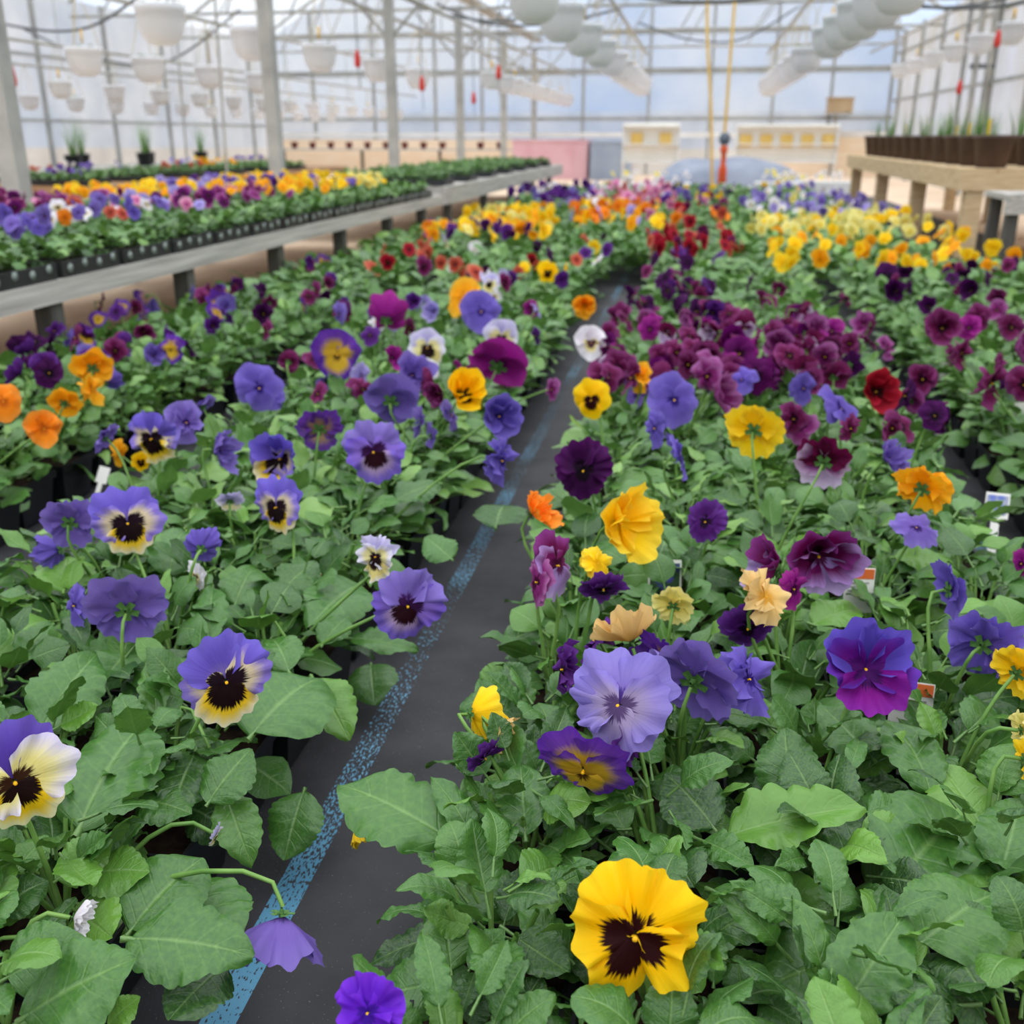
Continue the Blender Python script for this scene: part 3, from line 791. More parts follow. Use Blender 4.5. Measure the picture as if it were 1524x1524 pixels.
# big leaves read one by one off the photograph: base px, tip px, shape index, z base, z tip
HL = [
 (668,1250,503,1148,0,.13,.155),(662,1392,543,1428,4,.07,.055),(768,1350,628,1288,0,.12,.135),(782,1245,772,1118,1,.14,.18),(706,1255,642,1140,5,.13,.175),
 (672,1445,660,1338,2,.12,.15),(700,1442,748,1382,2,.125,.15),(772,1355,838,1308,3,.13,.155),(850,1430,775,1345,0,.12,.15),(698,1524,716,1468,3,.12,.14),
 (778,1505,803,1450,3,.12,.14),(1010,1292,900,1285,0,.14,.165),(1083,1245,1285,1193,7,.15,.185),(1058,1325,1200,1372,4,.15,.16),(1178,1195,1168,1080,2,.155,.2),
 (1062,1232,992,1140,3,.15,.18),(1250,1510,1350,1342,1,.135,.19),(1232,1490,1193,1328,5,.13,.19),(1335,1310,1450,1185,3,.14,.17),(1370,1405,1487,1312,3,.15,.175),
 (1335,1400,1318,1310,0,.14,.16),(1410,1405,1470,1485,2,.145,.15),(1338,1505,1372,1438,2,.135,.155),(1385,1180,1325,1050,1,.155,.195),(1420,1060,1524,1025,0,.15,.165),
 (1108,1490,1096,1420,2,.12,.14),(1062,1465,1066,1372,4,.135,.165),(930,1235,880,1150,0,.14,.165),(722,1030,760,985,3,.12,.15),(1130,1490,1190,1520,2,.13,.14),
 (1280,1420,1150,1450,3,.12,.135),(1490,1300,1524,1180,0,.15,.18),(1240,1290,1310,1190,1,.14,.17),(800,1150,775,1095,1,.15,.18),(830,1120,800,1030,1,.15,.18),
 (1120,1130,1060,1080,0,.15,.175),(1300,1130,1220,1040,0,.15,.18),(1460,1230,1400,1130,2,.15,.17),(1210,930,1290,890,1,.16,.175),(1330,830,1435,835,1,.175,.18),
 (1110,760,1060,730,0,.16,.18),(1110,700,1085,660,0,.17,.2),(980,830,1000,780,2,.17,.19),(745,960,810,930,0,.15,.17),
 (192,1398,375,1410,0,.145,.15),(35,1515,195,1420,2,.135,.17),(118,1235,212,1050,0,.15,.185),(62,1085,145,960,0,.16,.2),(232,1065,226,972,4,.155,.19),
 (375,1095,478,985,3,.15,.175),(465,1010,520,1095,0,.14,.11),(310,1195,372,1110,2,.14,.17),(338,1185,375,1285,1,.13,.10),(452,1178,420,1280,2,.09,.05),
 (205,1190,285,1205,2,.14,.14),(85,1310,165,1245,2,.14,.16),(130,1300,220,1292,2,.14,.15),(195,1385,300,1262,3,.12,.15),(162,1524,206,1482,2,.12,.135),
 (0,1355,68,1305,3,.14,.155),(310,955,316,862,4,.16,.195),(350,900,378,832,0,.16,.185),(535,870,462,915,0,.15,.165),(95,880,102,815,3,.16,.19),
 (200,965,155,1000,3,.16,.165),(252,855,272,775,0,.16,.195),(590,745,655,712,0,.17,.185),(672,832,632,795,2,.15,.17),(738,785,752,738,3,.13,.15),
 (520,950,625,962,4,.12,.11),(552,990,556,1040,3,.05,.04),(430,1000,400,930,1,.16,.18),(255,1330,330,1420,3,.10,.11),(60,1180,0,1100,0,.15,.18),
 (20,1300,70,1240,2,.14,.155),(330,1440,250,1510,2,.11,.12),(480,960,520,905,1,.15,.17),(30,980,80,920,0,.16,.18),(290,1120,250,1210,0,.15,.14),(420,880,470,830,2,.16,.18),
]
for bx, by, tx, ty, sh, zb, zt in HL:
    b, t = at(bx, by, zb), at(tx, ty, zt)
    p, d = nearest(b[0], b[1])
    p.hero_leaves.append((b, t, sh))

WOOD_UP = np.array([0, 0, 1.0])
def rosette(p, n, rg):
    """leaf frames (local to the plant) climbing its stems"""
    out = []
    a = rg.uniform(0, 6.28)
    edge = 0
    for i in range(n):
        f = i / max(n - 1, 1)
        a += 2.4 + rg.uniform(-.3, .3)
        r = rg.uniform(.004, .036)
        z = .078 + .088 * f ** .8 + rg.uniform(-.008, .008)
        el = math.radians(rg.uniform(-22, 52) + 16 * f)
        L = rg.uniform(.038, .062) * (1.05 - .25 * f)
        d = np.array([math.cos(a) * math.cos(el), math.sin(a) * math.cos(el), math.sin(el)])
        pos = np.array([math.cos(a) * r, math.sin(a) * r, z])
        out.append((d, pos, L, rg.uniform(-.8, .8)))
    return out

FOL = []
for v in range(6):
    rg = random.Random(100 + v)
    m = MB()
    for d, pos, L, ro in rosette(None, 40, rg):
        m.add(LEAF_LO[rg.randrange(9)], frame(d, WOOD_UP, pos, L, ro), tint=rg.random())
    for q in range(5):
        a = rg.uniform(0, 6.28)
        m.tube([(0, 0, .075), (.02 * math.cos(a), .02 * math.sin(a), .12), (.032 * math.cos(a), .032 * math.sin(a), .155)], .002, 4, 1)
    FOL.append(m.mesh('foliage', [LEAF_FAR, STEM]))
FAR_T = []
for v in range(6):
    rg = random.Random(300 + v)
    m = MB()
    for d, pos, L, ro in rosette(None, 20, rg):
        m.add(LEAF_XLO[rg.randrange(9)], frame(d, WOOD_UP, pos, L * 1.25, ro), tint=rg.random())
    FAR_T.append((np.concatenate(m.v), np.concatenate(m.f), np.concatenate(m.uv), np.concatenate(m.tint)))

def bez(a, b, c, d, n=7):
    t = np.linspace(0, 1, n)[:, None]
    return (1 - t) ** 3 * a + 3 * (1 - t) ** 2 * t * b + 3 * (1 - t) * t * t * c + t ** 3 * d

def add_flower(p, root, f, hi):
    pos, size, k, az, el, ro, words = f
    k, _, st = k.partition(':')
    st = st or rnd.choice('nnfb' if words is None else 'nf')
    o = np.array([p.x, p.y, 0])
    M, n = flower_frame(pos, az, el, ro, size)
    M[:3, 3] -= o
    var = 2 if st == 'h' else int(abs(pos[0]) * 4000 + pos[1] * 3000) % NVAR
    if hi:
        fl = put(link('flower', CALYX_MESH, root), M)
        for j in range(5):
            link('petal', petal_mesh(k, st, var, j), fl)
    else:
        put(link('flower', flower_mesh(k, var, st), root), M)
    e = M[:3, 3] - n * size * .13
    base = np.array([rnd.uniform(-.015, .015), rnd.uniform(-.015, .015), .08])
    c2 = e - n * .035 + np.array([0, 0, .012 if el < 10 else -.015])
    path = bez(base, base + (e - base) * .35 + np.array([0, 0, .035]), c2, e)
    MB().tube(path, [.0024, .0023, .0022, .002, .0019, .0018, .0017], 5 if hi else 4).obj('stem', STEM, root, True)

def plant_label(p):
    if p.desc: return p.desc, None
    if p.flowers:
        ks = [f[2].split(':')[0] for f in p.flowers]
        k = max(set(ks), key=ks.count)
        what = 'pansy with ' + K[k][0]
    else:
        what = 'leafy pansy without open flowers'
    return what, BEDNAME[p.bed]

used = {}
def finish_label(p, root):
    what, bed = plant_label(p)
    root['category'] = 'potted pansy'
    root['group'] = 'potted pansies in the ' + BEDNAME[p.bed]
    if bed is None and what not in used:
        used[what] = 1
        root['label'] = what
        return
    if bed is None: bed = BEDNAME[p.bed]
    col = p.col
    pos = 'beside ' + EDGE[p.bed] if col == 0 else '%s from %s' % (ORD[col], EDGE[p.bed])
    short = what.replace('pansy with ', '').split(' with ')[0].replace(' flowers', ' pansy') if len(what.split()) > 6 else what
    lab = '%s, %s, %s row, %s' % (short, bed, ORD[min(p.rowrank, 29)], pos)
    root['label'] = lab

far = MB()
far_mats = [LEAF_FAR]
far_slots = {}
def far_slot(spec):
    if spec not in far_slots:
        far_slots[spec] = len(far_mats)
        far_mats.append(petal_material(spec))
    return far_slots[spec]

for n, p in enumerate(plants):
    rg = random.Random(5000 + n)
    if p.lod == 2:
        c, s = math.cos(rg.uniform(0, 6.28)), 0
        a = rg.uniform(0, 6.28); sc = rg.uniform(.9, 1.15)
        M = np.eye(4)
        M[:3, :3] = np.array([[math.cos(a), -math.sin(a), 0], [math.sin(a), math.cos(a), 0], [0, 0, 1]]) * sc
        M[:3, 3] = (p.x, p.y, 0)
        V, F, UV, T = FAR_T[n % 6]
        far.v.append(V @ M[:3, :3].T + M[:3, 3]); far.f.append(F + far.n); far.uv.append(UV)
        far.mi.append(np.zeros(len(F), np.int32)); far.tint.append((T + rg.random()) % 1); far.n += len(V)
        for f in p.flowers:
            M, _ = flower_frame(f[0], f[3], f[4], f[5], f[1])
            for role, t in LOW['n', rg.randrange(NVAR)]:
                far.add(t, M, far_slot(K[f[2].split(':')[0]][{'up': 1, 'lat': 2, 'low': 3}[role]]))
        continue
    root = thing('potted_pansy', None, None, (p.x, p.y, 0.003))
    finish_label(p, root)
    link('pot', POT, root); link('soil', SOILM, root)
    if p.lod == 0:
        nl = 31
        o = np.array([p.x, p.y, 0.003])
        for b, t, sh in p.hero_leaves:
            d = t - b
            L = float(np.linalg.norm(d)) * 1.0
            zh = np.array([0, 0, 1.0]) + (EYE - b) / np.linalg.norm(EYE - b) * .55
            put(link('leaf', LM_HERO[sh], root), frame(d, zh, b - d * .06 - o, L, rg.uniform(-.15, .15)))
            e0 = b - d * .05 - o
            if d[0] * e0[0] + d[1] * e0[1] < 0 or e0[0] ** 2 + e0[1] ** 2 > .02: continue      # the leaf turns back over its own plant and hides its stalk
            foot = np.array([e0[0] * .35, e0[1] * .35, .078])
            MB().tube(bez(foot, foot + (0, 0, .03), e0 - d * .12 + np.array([0, 0, .012 if d[2] < 0 else -.004]), e0, 7), [.0022, .0021, .002, .0019, .0018, .0017, .0016], 5).obj('leaf_stalk', STEM, root, True)
        for d, pos, L, ro in rosette(p, nl, rg):
            li = rg.randrange(9)
            hi = p.d < .95
            put(link('leaf', (LM_HI if hi else LM_LO)[li], root), frame(d, WOOD_UP, pos, L, ro))
        for q in range(5):
            a = rg.uniform(0, 6.28)
            MB().tube([(0, 0, .075), (.02 * math.cos(a), .02 * math.sin(a), .12), (.032 * math.cos(a), .032 * math.sin(a), .152)], .0022, 5).obj('shoot', STEM, root, True)
        for f in p.flowers: add_flower(p, root, f, True)
    else:
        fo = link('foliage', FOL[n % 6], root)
        fo['kind'] = 'stuff'
        fo.rotation_euler = (0, 0, rg.uniform(0, 6.28))
        s = rg.uniform(.97, 1.15) * (1.14 if p.col == 0 and p.bed in 'BC' else 1); fo.scale = (s, s, .96)
        for b, t, sh in p.hero_leaves:
            d = t - b
            L = float(np.linalg.norm(d))
            o = np.array([p.x, p.y, 0.003])
            put(link('leaf', LM_HERO[sh], root), frame(d, np.array([0, -.5, 1.0]), b - d * .06 - o, L, rg.uniform(-.15, .15)))
        for f in p.flowers: add_flower(p, root, f, p.d < 1.6)
tag(far.obj('distant_pansies', far_mats, smooth=True), 'rows of pansies in many colours running on behind the nearer pots', 'pansies', kind='stuff')

# ------------------------------------------------------------------ plant tags stuck in the pots
TAG_W = noisy('tag_white', '#E6E4DC', '#F2F0EA', 5, .45, .4)
TAG_O = noisy('tag_orange', '#D2622C', '#DE7038', 5, .45, .4)
TAG_T = noisy('tag_print_grey', '#8A8A86', '#9C9A96', 60, .5)
def picture_material(name, c1, c2, c3):
    t = NT(name); tc = t.n('TexCoord')
    vo = t.n('TexVoronoi', Scale=70.0); t.l(tc.outputs['Object'], vo.inputs['Vector'])
    return t.surf(t.ramp(vo.outputs['Distance'], [(.1, lin(c1)), (.35, lin(c2)), (.6, lin(c3))]), .35, .5)
PIC_V = picture_material('tag_photo_violet', '#E8C43A', '#4E44A8', '#2E4A2C')
PIC_B = picture_material('tag_photo_blue', '#F0E8C0', '#5468C0', '#9AA0B4')
def plant_tag(px, py, w, z, label, rz, tilt, band, pic=None, h=.055):
    pos = at(px, py, z)
    o = thing('plant_tag', label, 'plant tag', (pos[0], pos[1], z - h), rz, 'plant tags in the pots')
    o.rotation_euler = (tilt, 0, rz)
    MB().box(-w / 2, w / 2, -.0006, .0006, 0, h).obj('card', TAG_W, o)
    MB().box(-.006, .006, -.0006, .0006, -(z - h) + .05, 0).obj('stake', TAG_W, o)
    if band:
        MB().box(-w / 2 + .001, w / 2 - .001, -.0012, -.0006, h - .013, h - .001).obj('orange_band', TAG_O, o)
        for q in range(3):
            MB().box(-w / 2 + .004, w / 2 - .006 - .004 * q, -.0011, -.0006, h - .019 - .005 * q, h - .0172 - .005 * q).obj('print_line', TAG_T, o)
    if pic is not None:
        MB().box(-w / 2 + .002, w / 2 - .002, -.0012, -.0006, .006, h - .004 - (.013 if band else 0)).obj('photo_print', pic, o)
plant_tag(1283, 848, .034, .185, 'white plant tag with orange band beside the lilac-edged maroon flower', .1, -.1, True)
plant_tag(1362, 1022, .038, .180, 'tilted plant tag with orange band right behind the blue and magenta flower', -.1, -.2, True)
plant_tag(992, 838, .040, .180, 'picture plant tag printed with a violet pansy behind the small lemon flower', .15, -.25, False, PIC_V)
plant_tag(1488, 735, .034, .150, 'plant tag printed with a blue flower by the narrow gap', -.2, -.5, False, PIC_B, .04)
plant_tag(1412, 540, .034, .150, 'blank white plant tag amid flowerless foliage beyond the narrow gap', .2, -.2, False, None, .05)
plant_tag(146, 695, .030, .110, 'pale grey plant tag on a pot edge under the orange flowers', -.4, -.5, False, None, .03)
plant_tag(462, 858, .030, .150, 'plant tag with brownish orange band half buried in the violet bed', 0, -.3, True)
plant_tag(1520, 600, .024, .170, 'narrow white plant tag cut off at the frame edge', .3, -.1, False, None, .06)

# ------------------------------------------------------------------ wooden bench with flats of bedding plants
OLDWOOD = noisy('weathered_wood', '#A29E98', '#CBC7C0', 5, .85, .2, (6, .6, 14), .25)
DARKWOOD = noisy('dark_weathered_wood', '#4E4C48', '#6A6862', 5, .85, .2, (8, 8, 1), .2)
NEWWOOD = noisy('pale_timber', '#C4A67E', '#DEC6A0', 4, .85, .2, (2, 2, 14), .2)
def bench(label, x0, x1, y0, y1, z, legs, mat, legmat, board=.055):
    o = thing('bench', label, 'bench', (x0, y0, 0))
    W, Ln = x1 - x0, y1 - y0
    MB().box(W - .04, W, 0, Ln, z - board, z).obj('edge_plank', mat, o)
    MB().box(0, .04, 0, Ln, z - board, z).obj('edge_plank', mat, o)
    MB().box(.04, W - .04, 0, .04, z - board, z).obj('end_plank', mat, o)
    MB().box(.04, W - .04, Ln - .04, Ln, z - board, z).obj('end_plank', mat, o)
    k = max(3, int(W / .16))
    for i in range(k):
        a = .045 + (W - .09) * i / k
        MB().box(a, a + (W - .09) / k - .012, .04, Ln - .04, z - .03, z - .006).obj('slat', mat, o)
    for y in legs:
        for x in (W - .065, .02):
            MB().box(x, x + .05, y - y0 - .025, y - y0 + .025, .003 if x0 + x > -1.7 and x1 < 2.05 else 0, z - board).obj('leg', legmat, o)
    return o
bench('long weathered grey wooden bench carrying flats of small pansies', -2.72, -1.565, 1.3, 6.35, .325, (2.33, 3.05, 3.8, 4.55, 5.3, 6.0), OLDWOOD, DARKWOOD)
bench('grey wooden bench with flats of seedlings beyond the flowering bench', -2.75, -1.60, 6.6, 12.5, .36, (6.8, 8.0, 9.2, 10.4, 11.6), OLDWOOD, DARKWOOD, .11)

TRAY_M = noisy('tray_black', '#1A1B1C', '#2C2D2E', 12, .5, .4)
CUP_M = noisy('cell_label_grey', '#77837C', '#98A29C', 20, .5)
def tray_mesh():
    m = MB()
    m.box(-.27, .27, -.135, .135, 0, .006)
    for s in (-1, 1):
        m.box(-.27, .27, s * .135 - .004, s * .135 + .004, 0, .040)
        m.box(s * .27 - .004, s * .27 + .004, -.135, .135, 0, .040)
    for i in range(1, 6):
        m.box(-.27 + .09 * i - .002, -.27 + .09 * i + .002, -.131, .131, .006, .037)
    for i in range(1, 4):
        m.box(-.266, .266, -.135 + .0675 * i - .002, -.135 + .0675 * i + .002, .006, .037)
    return m.mesh('tray', TRAY_M, False)
TRAY = tray_mesh()
m = MB(); m.box(-.264, .264, -.131, .131, .006, .034); TSOIL = m.mesh('soil', SOIL, False)
CUP = MB().lathe([(.0005, -.003), (.010, -.003), (.012, .0), (.0005, .0012)], 8).mesh('cell_spot', CUP_M)
TFOL = []
for v in range(3):
    rg = random.Random(900 + v); m = MB()
    for i in range(6):
        for j in range(4):
            cx, cy = -.225 + .09 * i, -.10 + .0675 * j
            for q in range(13):
                a, e = rg.uniform(0, 6.28), rg.uniform(-.25, 1.1)
                d = np.array([math.cos(a) * math.cos(e), math.sin(a) * math.cos(e), math.sin(e)])
                m.add(LEAF_XLO[rg.randrange(9)], frame(d, WOOD_UP, np.array([cx + rg.uniform(-.02, .02), cy, .034 + rg.uniform(0, .035)]), rg.uniform(.03, .048), rg.uniform(-.4, .4)), tint=rg.random())
    TFOL.append(m.mesh('foliage', [LEAF_FAR]))
def flat_tray(x, y, z, kinds, n, label, group):
    o = thing('plant_flat', label, 'plant tray', (x, y, z), 0, group)
    link('tray', TRAY, o); link('soil', TSOIL, o)
    if x > -2.1 and z < .34:
        for q in range(4):
            c_ = link('cell_spot', CUP, o); c_.location = (.2755, -.10 + .0675 * q, .022 + .006 * (q % 2)); c_.rotation_euler = (0, math.pi / 2, 0)
    fo = link('foliage', TFOL[rnd.randrange(3)], o); fo['kind'] = 'stuff'
    for q in range(n):
        pos = np.array([x + rnd.uniform(-.25, .12 if x > -1.9 and z < .34 else .25), y + rnd.uniform(-.12, .12), z + rnd.uniform(.10, .14)])
        M, nn = flower_frame(pos, rnd.gauss(0, 45), rnd.uniform(0, 50), rnd.uniform(-20, 20), rnd.uniform(.042, .055))
        M[:3, 3] -= (x, y, z)
        put(link('flower', flower_mesh(rnd.choice(kinds), rnd.randrange(NVAR)), o), M)
rowk = ['YL C DM', 'YL DM C P', 'PLM V DM YL', 'V BV P V', 'V W O BV', 'W BV V C', 'V LV PLM P', 'P PLM LV DM', 'PLM O2 M PLM', 'O2 M PLM O2', 'O2 O2 PLM Y', 'O2 Y Y O2', 'Y O2 V', 'Y YL', 'Y YL', '', '']
backk = ['YL P', 'P DM', 'P V', 'W O', 'PLM P', 'C DM', 'M DM P', 'PLM M', 'O2 Y', 'O2 Y', 'O2 Y', 'V LV', 'V DPV', 'Y V', 'Y O2', 'Y', '']
for i in range(16):
    y = 1.62 + .292 * i
    for c, (kk, xx) in enumerate(((rowk[i], -1.845), (backk[i], -2.405))):
        ks = kk.split()
        what = 'black flat of %s pansies' % K[ks[0]][0].replace(' flowers', '').split(' with ')[0] if ks else 'black flat of green seedlings not yet flowering'
        flat_tray(xx, y, .325, ks, (15 if c == 0 else 18) if ks else 0,
                  '%s, %s along the weathered bench, %s row' % (what, ORD[i], 'outer' if c == 0 else 'inner'), 'flats on the weathered bench')
for i in range(14):
    y = 6.9 + .40 * i
    flat_tray(-2.30 if i % 2 else -1.92, y, .36, [], 0, 'flat of plain green seedlings, %s along the farther grey bench' % ORD[i], 'flats on the farther bench')
pk = MB(); pk.box(-.12, .12, -.16, .16, 0, .012)
pinkm = noisy('pink_card', '#D8507C', '#E2668C', 4, .6)
pc = at(85, 326, .44)
tag(pk.obj('pink_sheet', pinkm), 'pink card sheet lying across the pansy flats near the frame edge', 'card')
bpy.data.objects['pink_sheet'].location = (-2.55, 2.58, .455)

# ------------------------------------------------------------------ timber bench with dark nursery pots (far side)
RBX, RBY = 1.42, 6.1
bt = thing('bench', 'pale timber bench carrying rows of dark nursery pots', 'bench', (RBX, RBY, 0))
for i in range(6):
    MB().box(.17 * i, .17 * i + .155, 0, 4.6, .475, .50).obj('slat', NEWWOOD, bt)
for y in (.0, 1.5, 3.0, 4.55):
    MB().box(0, 1.0, y, y + .05, .385, .475).obj('cross_beam', NEWWOOD, bt)
MB().box(-.03, 0, 0, 4.6, .39, .50).obj('edge_plank', NEWWOOD, bt)
for y in (.02, 1.5, 3.0, 4.5):
    for x in (.02, .9):
        MB().box(x, x + .09, y, y + .09, 0.003 if RBX + x + .09 < 2.05 else 0.0, .385).obj('leg', NEWWOOD, bt)
gb = thing('bench', 'low grey slatted bench in front of the pale timber bench', 'bench', (1.33, 4.95, 0))
for i in range(5):
    MB().box(.11 * i, .11 * i + .095, 0, .34, .40, .425).obj('slat', OLDWOOD, gb)
MB().box(0, .54, -.02, 0, .34, .425).obj('edge_plank', OLDWOOD, gb)
for x in (.02, .44):
    for y in (.0, .28):
        MB().box(x, x + .05, y, y + .05, .0031, .40).obj('leg', DARKWOOD, gb)

NPOT = noisy('nursery_pot_brown', '#4A3A34', '#64524A', 8, .6, .3)
m = MB(); m.lathe([(.001, 0), (.078, 0), (.105, .150), (.112, .151), (.112, .172), (.105, .172), (.10, .15)], 18); NPM = m.mesh('pot', NPOT)
m = MB(); m.lathe([(.001, .154), (.05, .156), (.102, .152)], 14); NPS = m.mesh('soil', SOIL)
def grass_t(seed, n, h):
    rg = random.Random(seed); m = MB()
    for q in range(n):
        a = rg.uniform(0, 6.28); r = rg.uniform(0, .05); l = rg.uniform(.5, 1) * h; b = rg.uniform(.05, .35) * h
        p0 = np.array([r * math.cos(a), r * math.sin(a), 0]); out = np.array([math.cos(a), math.sin(a), 0])
        side = np.array([-math.sin(a), math.cos(a), 0]) * .004
        rows = [np.stack([p0 + out * b * t * t + np.array([0, 0, l * t]) - side * (1 - t * .9), p0 + out * b * t * t + np.array([0, 0, l * t]) + side * (1 - t * .9)]) for t in (0, .35, .7, 1)]
        m.add(grid_t(np.stack(rows), np.full((4, 2, 2), .3)), tint=rg.random())
    return m
GR = [grass_t(s, 18, .20).mesh('shoots', [LEAF_FAR]) for s in range(3)]
i = 0
for r in range(12):
    for c in range(3):
        y = RBY + .20 + .37 * r; x = RBX + .17 + .32 * c
        o = thing('nursery_pot', 'brown nursery pot, %s row back on the timber bench, %s from the aisle' % (ORD[r], ORD[c]), 'plant pot', (x, y, .50), 0, 'dark pots on the timber bench')
        link('pot', NPM, o); link('soil', NPS, o)
        if (r * 3 + c) % 2:
            g = link('shoots', GR[(r + c) % 3], o); g.location = (0, 0, .168); g['kind'] = 'stuff'; g.rotation_euler = (0, 0, i)
        if (r + 2 * c) % 7 == 1:
            q = MB().box(-.008, .008, -.001, .001, 0, .10).obj('yellow_label', noisy('label_yellow', '#D8B62C', '#E6C84A', 5), o); q.location = (.04, -.05, .16)
        i += 1

# ------------------------------------------------------------------ hanging baskets on their pipes
_b = NT('basket_white'); BASK = _b.surf(lin('#F4F6FA'), .45, .4, trans=.55)
WIRE = noisy('hanger_wire', '#B8A468', '#CDBB84', 4, .5)
YTAG = noisy('tag_yellow', '#E0B040', '#EBC468', 4, .6)
m = MB(); m.lathe([(.001, -.05), (.055, -.047), (.092, -.028), (.120, .015), (.136, .075), (.143, .145), (.150, .146), (.150, .168), (.141, .168), (.134, .14)], 20); BM_ = m.mesh('bowl', BASK)
m = MB(); m.lathe([(.001, .152), (.07, .156), (.128, .148)], 14); BS_ = m.mesh('soil', SOIL)
def hanger(k, hgt=.42):
    a = k * 2 * math.pi / 3
    return MB().tube([(.134 * math.cos(a), .134 * math.sin(a), .16), (.05 * math.cos(a), .05 * math.sin(a), .16 + hgt * .72), (0, 0, .16 + hgt)], .003, 4).mesh('hanger_wire', WIRE)
HW = [hanger(k) for k in range(3)]
BF = []
for v in range(3):
    rg = random.Random(700 + v); m = MB()
    for q in range(46):
        a, e, r = rg.uniform(0, 6.28), rg.uniform(-.1, 1.0), rg.uniform(.0, .10)
        d = np.array([math.cos(a) * math.cos(e), math.sin(a) * math.cos(e), math.sin(e)])
        m.add(LEAF_XLO[rg.randrange(9)], frame(d, WOOD_UP, np.array([r * math.cos(a), r * math.sin(a), .152]), rg.uniform(.03, .055), rg.uniform(-.4, .4)), tint=rg.random())
    BF.append(m.mesh('foliage', [LEAF_FAR]))
YT = MB().box(-.016, .016, -.001, .001, .20, .30).mesh('yellow_tag', YTAG)
def basket(x, y, zc, s, label, group, i):
    z = zc - .083 * s
    o = thing('hanging_basket', label, 'hanging basket', (x, y, z), i * 1.3, group)
    o.scale = (s, s, s)
    link('bowl', BM_, o); link('soil', BS_, o)
    for h in HW: link('hanger_wire', h, o)
    if i % 3 != 1:
        f = link('foliage', BF[i % 3], o); f['kind'] = 'stuff'
    if i % 2 == 0: link('yellow_tag', YT, o)
    return z + .58 * s
def row(x, ys, zc, s, words, group, pipe_label):
    for i, y in enumerate(ys):
        zt = basket(x, y, zc, s, 'white hanging basket, %s from the front, %s' % (ORD[i], words), group, i)
    pp = thing('basket_pipe', pipe_label, 'pipe', (x, 0, zt))
    MB().tube([(0, 3.0, 0), (0, 19.9, 0)], .016 * s + .004, 6).obj('pipe', STEEL, pp, True)
    for y in FR[1:]:
        MB().tube([(0, y, 0), (0, y, 2.12 - zt)], .006, 4).obj('drop_rod', STEEL, pp, True)
AR = lambda a, b, st: list(np.arange(a, b, st))
row(-1.05, [6.7, 8.0, 9.4, 10.9, 12.4, 13.7] + AR(14.8, 19.3, .9), 1.46, 1.17, 'in the row left of the aisle hoses', 'baskets left of the hoses', 'grey pipe holding the basket row left of the hoses')
row(1.05, [6.6, 7.4, 8.2, 9.1, 10.0, 12.2, 13.4] + AR(14.4, 19.3, .9), 1.46, 1.17, 'in the row right of the aisle hoses', 'baskets right of the hoses', 'grey pipe holding the basket row right of the hoses')
row(-3.28, [6.3, 7.63, 9.06, 10.72, 12.3], 1.32, 1.03, 'along the line of steel posts', 'baskets along the posts', 'grey pipe holding baskets along the steel posts')
row(-4.85, [5.6, 6.8, 8.0, 9.0, 10.2, 11.4], 1.24, .98, 'in the second row beyond the steel posts', 'baskets in the farther bay', 'grey pipe holding the first basket row beyond the posts')
row(-5.35, AR(8.4, 19.4, .85), 1.05, .66, 'in the low row of small pots', 'small white pots in the low row', 'grey pipe holding the low row of small pots')
row(-6.6, AR(9.0, 19.4, .8), 1.00, .66, 'in the low row by the far side wall', 'small white pots by the side wall', 'grey pipe holding small pots by the far side wall')
row(-2.35, AR(12.0, 19.2, .75), 1.27, .85, 'in the short row ahead of the end wall', 'baskets ahead of the end wall', 'grey pipe holding the short row before the end wall')
row(2.78, AR(11.0, 17.5, 1.15), 1.58, .9, 'along the cream side wall', 'baskets along the cream wall', 'grey pipe holding baskets along the cream wall')

# ------------------------------------------------------------------ hoses, cords, valves
YH = noisy('hose_yellow', '#DDB14A', '#E8C46C', 4, .6)
BH = noisy('hose_dark', '#4A4E50', '#62666A', 4, .6)
RED = noisy('valve_red', '#C2302C', '#D2443C', 4, .5)
def curve_pts(pts, n=8):
    out = []
    P = [np.array(p, float) for p in pts]
    for i in range(len(P) - 1):
        a, b = P[i], P[i + 1]
        pa, nb = P[max(i - 1, 0)], P[min(i + 2, len(P) - 1)]
        for t in np.linspace(0, 1, n, endpoint=False):
            out.append(.5 * ((2 * a) + (b - pa) * t + (2 * pa - 5 * a + 4 * b - nb) * t * t + (3 * a - pa - 3 * b + nb) * t ** 3))
    return out + [P[-1]]
def hose(pts, r, mat, label, name='hose', cat='hose'):
    tag(MB().tube(curve_pts(pts), r, 6, cap=True).obj(name, mat, smooth=True), label, cat)
for i, (y, a, b, z0, sg) in enumerate(((6.2, -5.6, -3.9, 1.62, .18), (8.8, -6.8, -4.4, 1.75, .2), (7.6, -2.9, -1.0, 1.62, -.12), (11.4, -7.6, -5.0, 1.7, .25), (10.2, -3.0, -1.0, 1.85, .15), (14.5, -.9, 1.1, 1.95, .12))):
    hose([(a, y, z0 + .1), (a * .7 + b * .3, y, z0 - sg * .8), (a * .35 + b * .65, y, z0 - sg), (b, y, z0 + .25)], .012, BH, 'thin dark hose looping overhead, ' + (
        'nearest the weathered bench', 'over the low brown bench', 'rising toward the baskets left of the yellow hoses', 'near the far side wall', 'behind the nearest central basket', 'just ahead of the end wall')[i:i+1][0])
hose([(-.05, 13.2, 3.35), (-.03, 13.2, 2.0), (.08, 13.2, 1.0), (.14, 13.2, .30), (.16, 13.25, .02)], .02, YH, 'yellow hose hanging down the aisle, the one with the bend')
hose([(.30, 13.0, 3.35), (.27, 13.0, 2.0), (.26, 13.0, .9), (.25, 13.0, .02)], .02, YH, 'yellow hose hanging straight down the aisle')
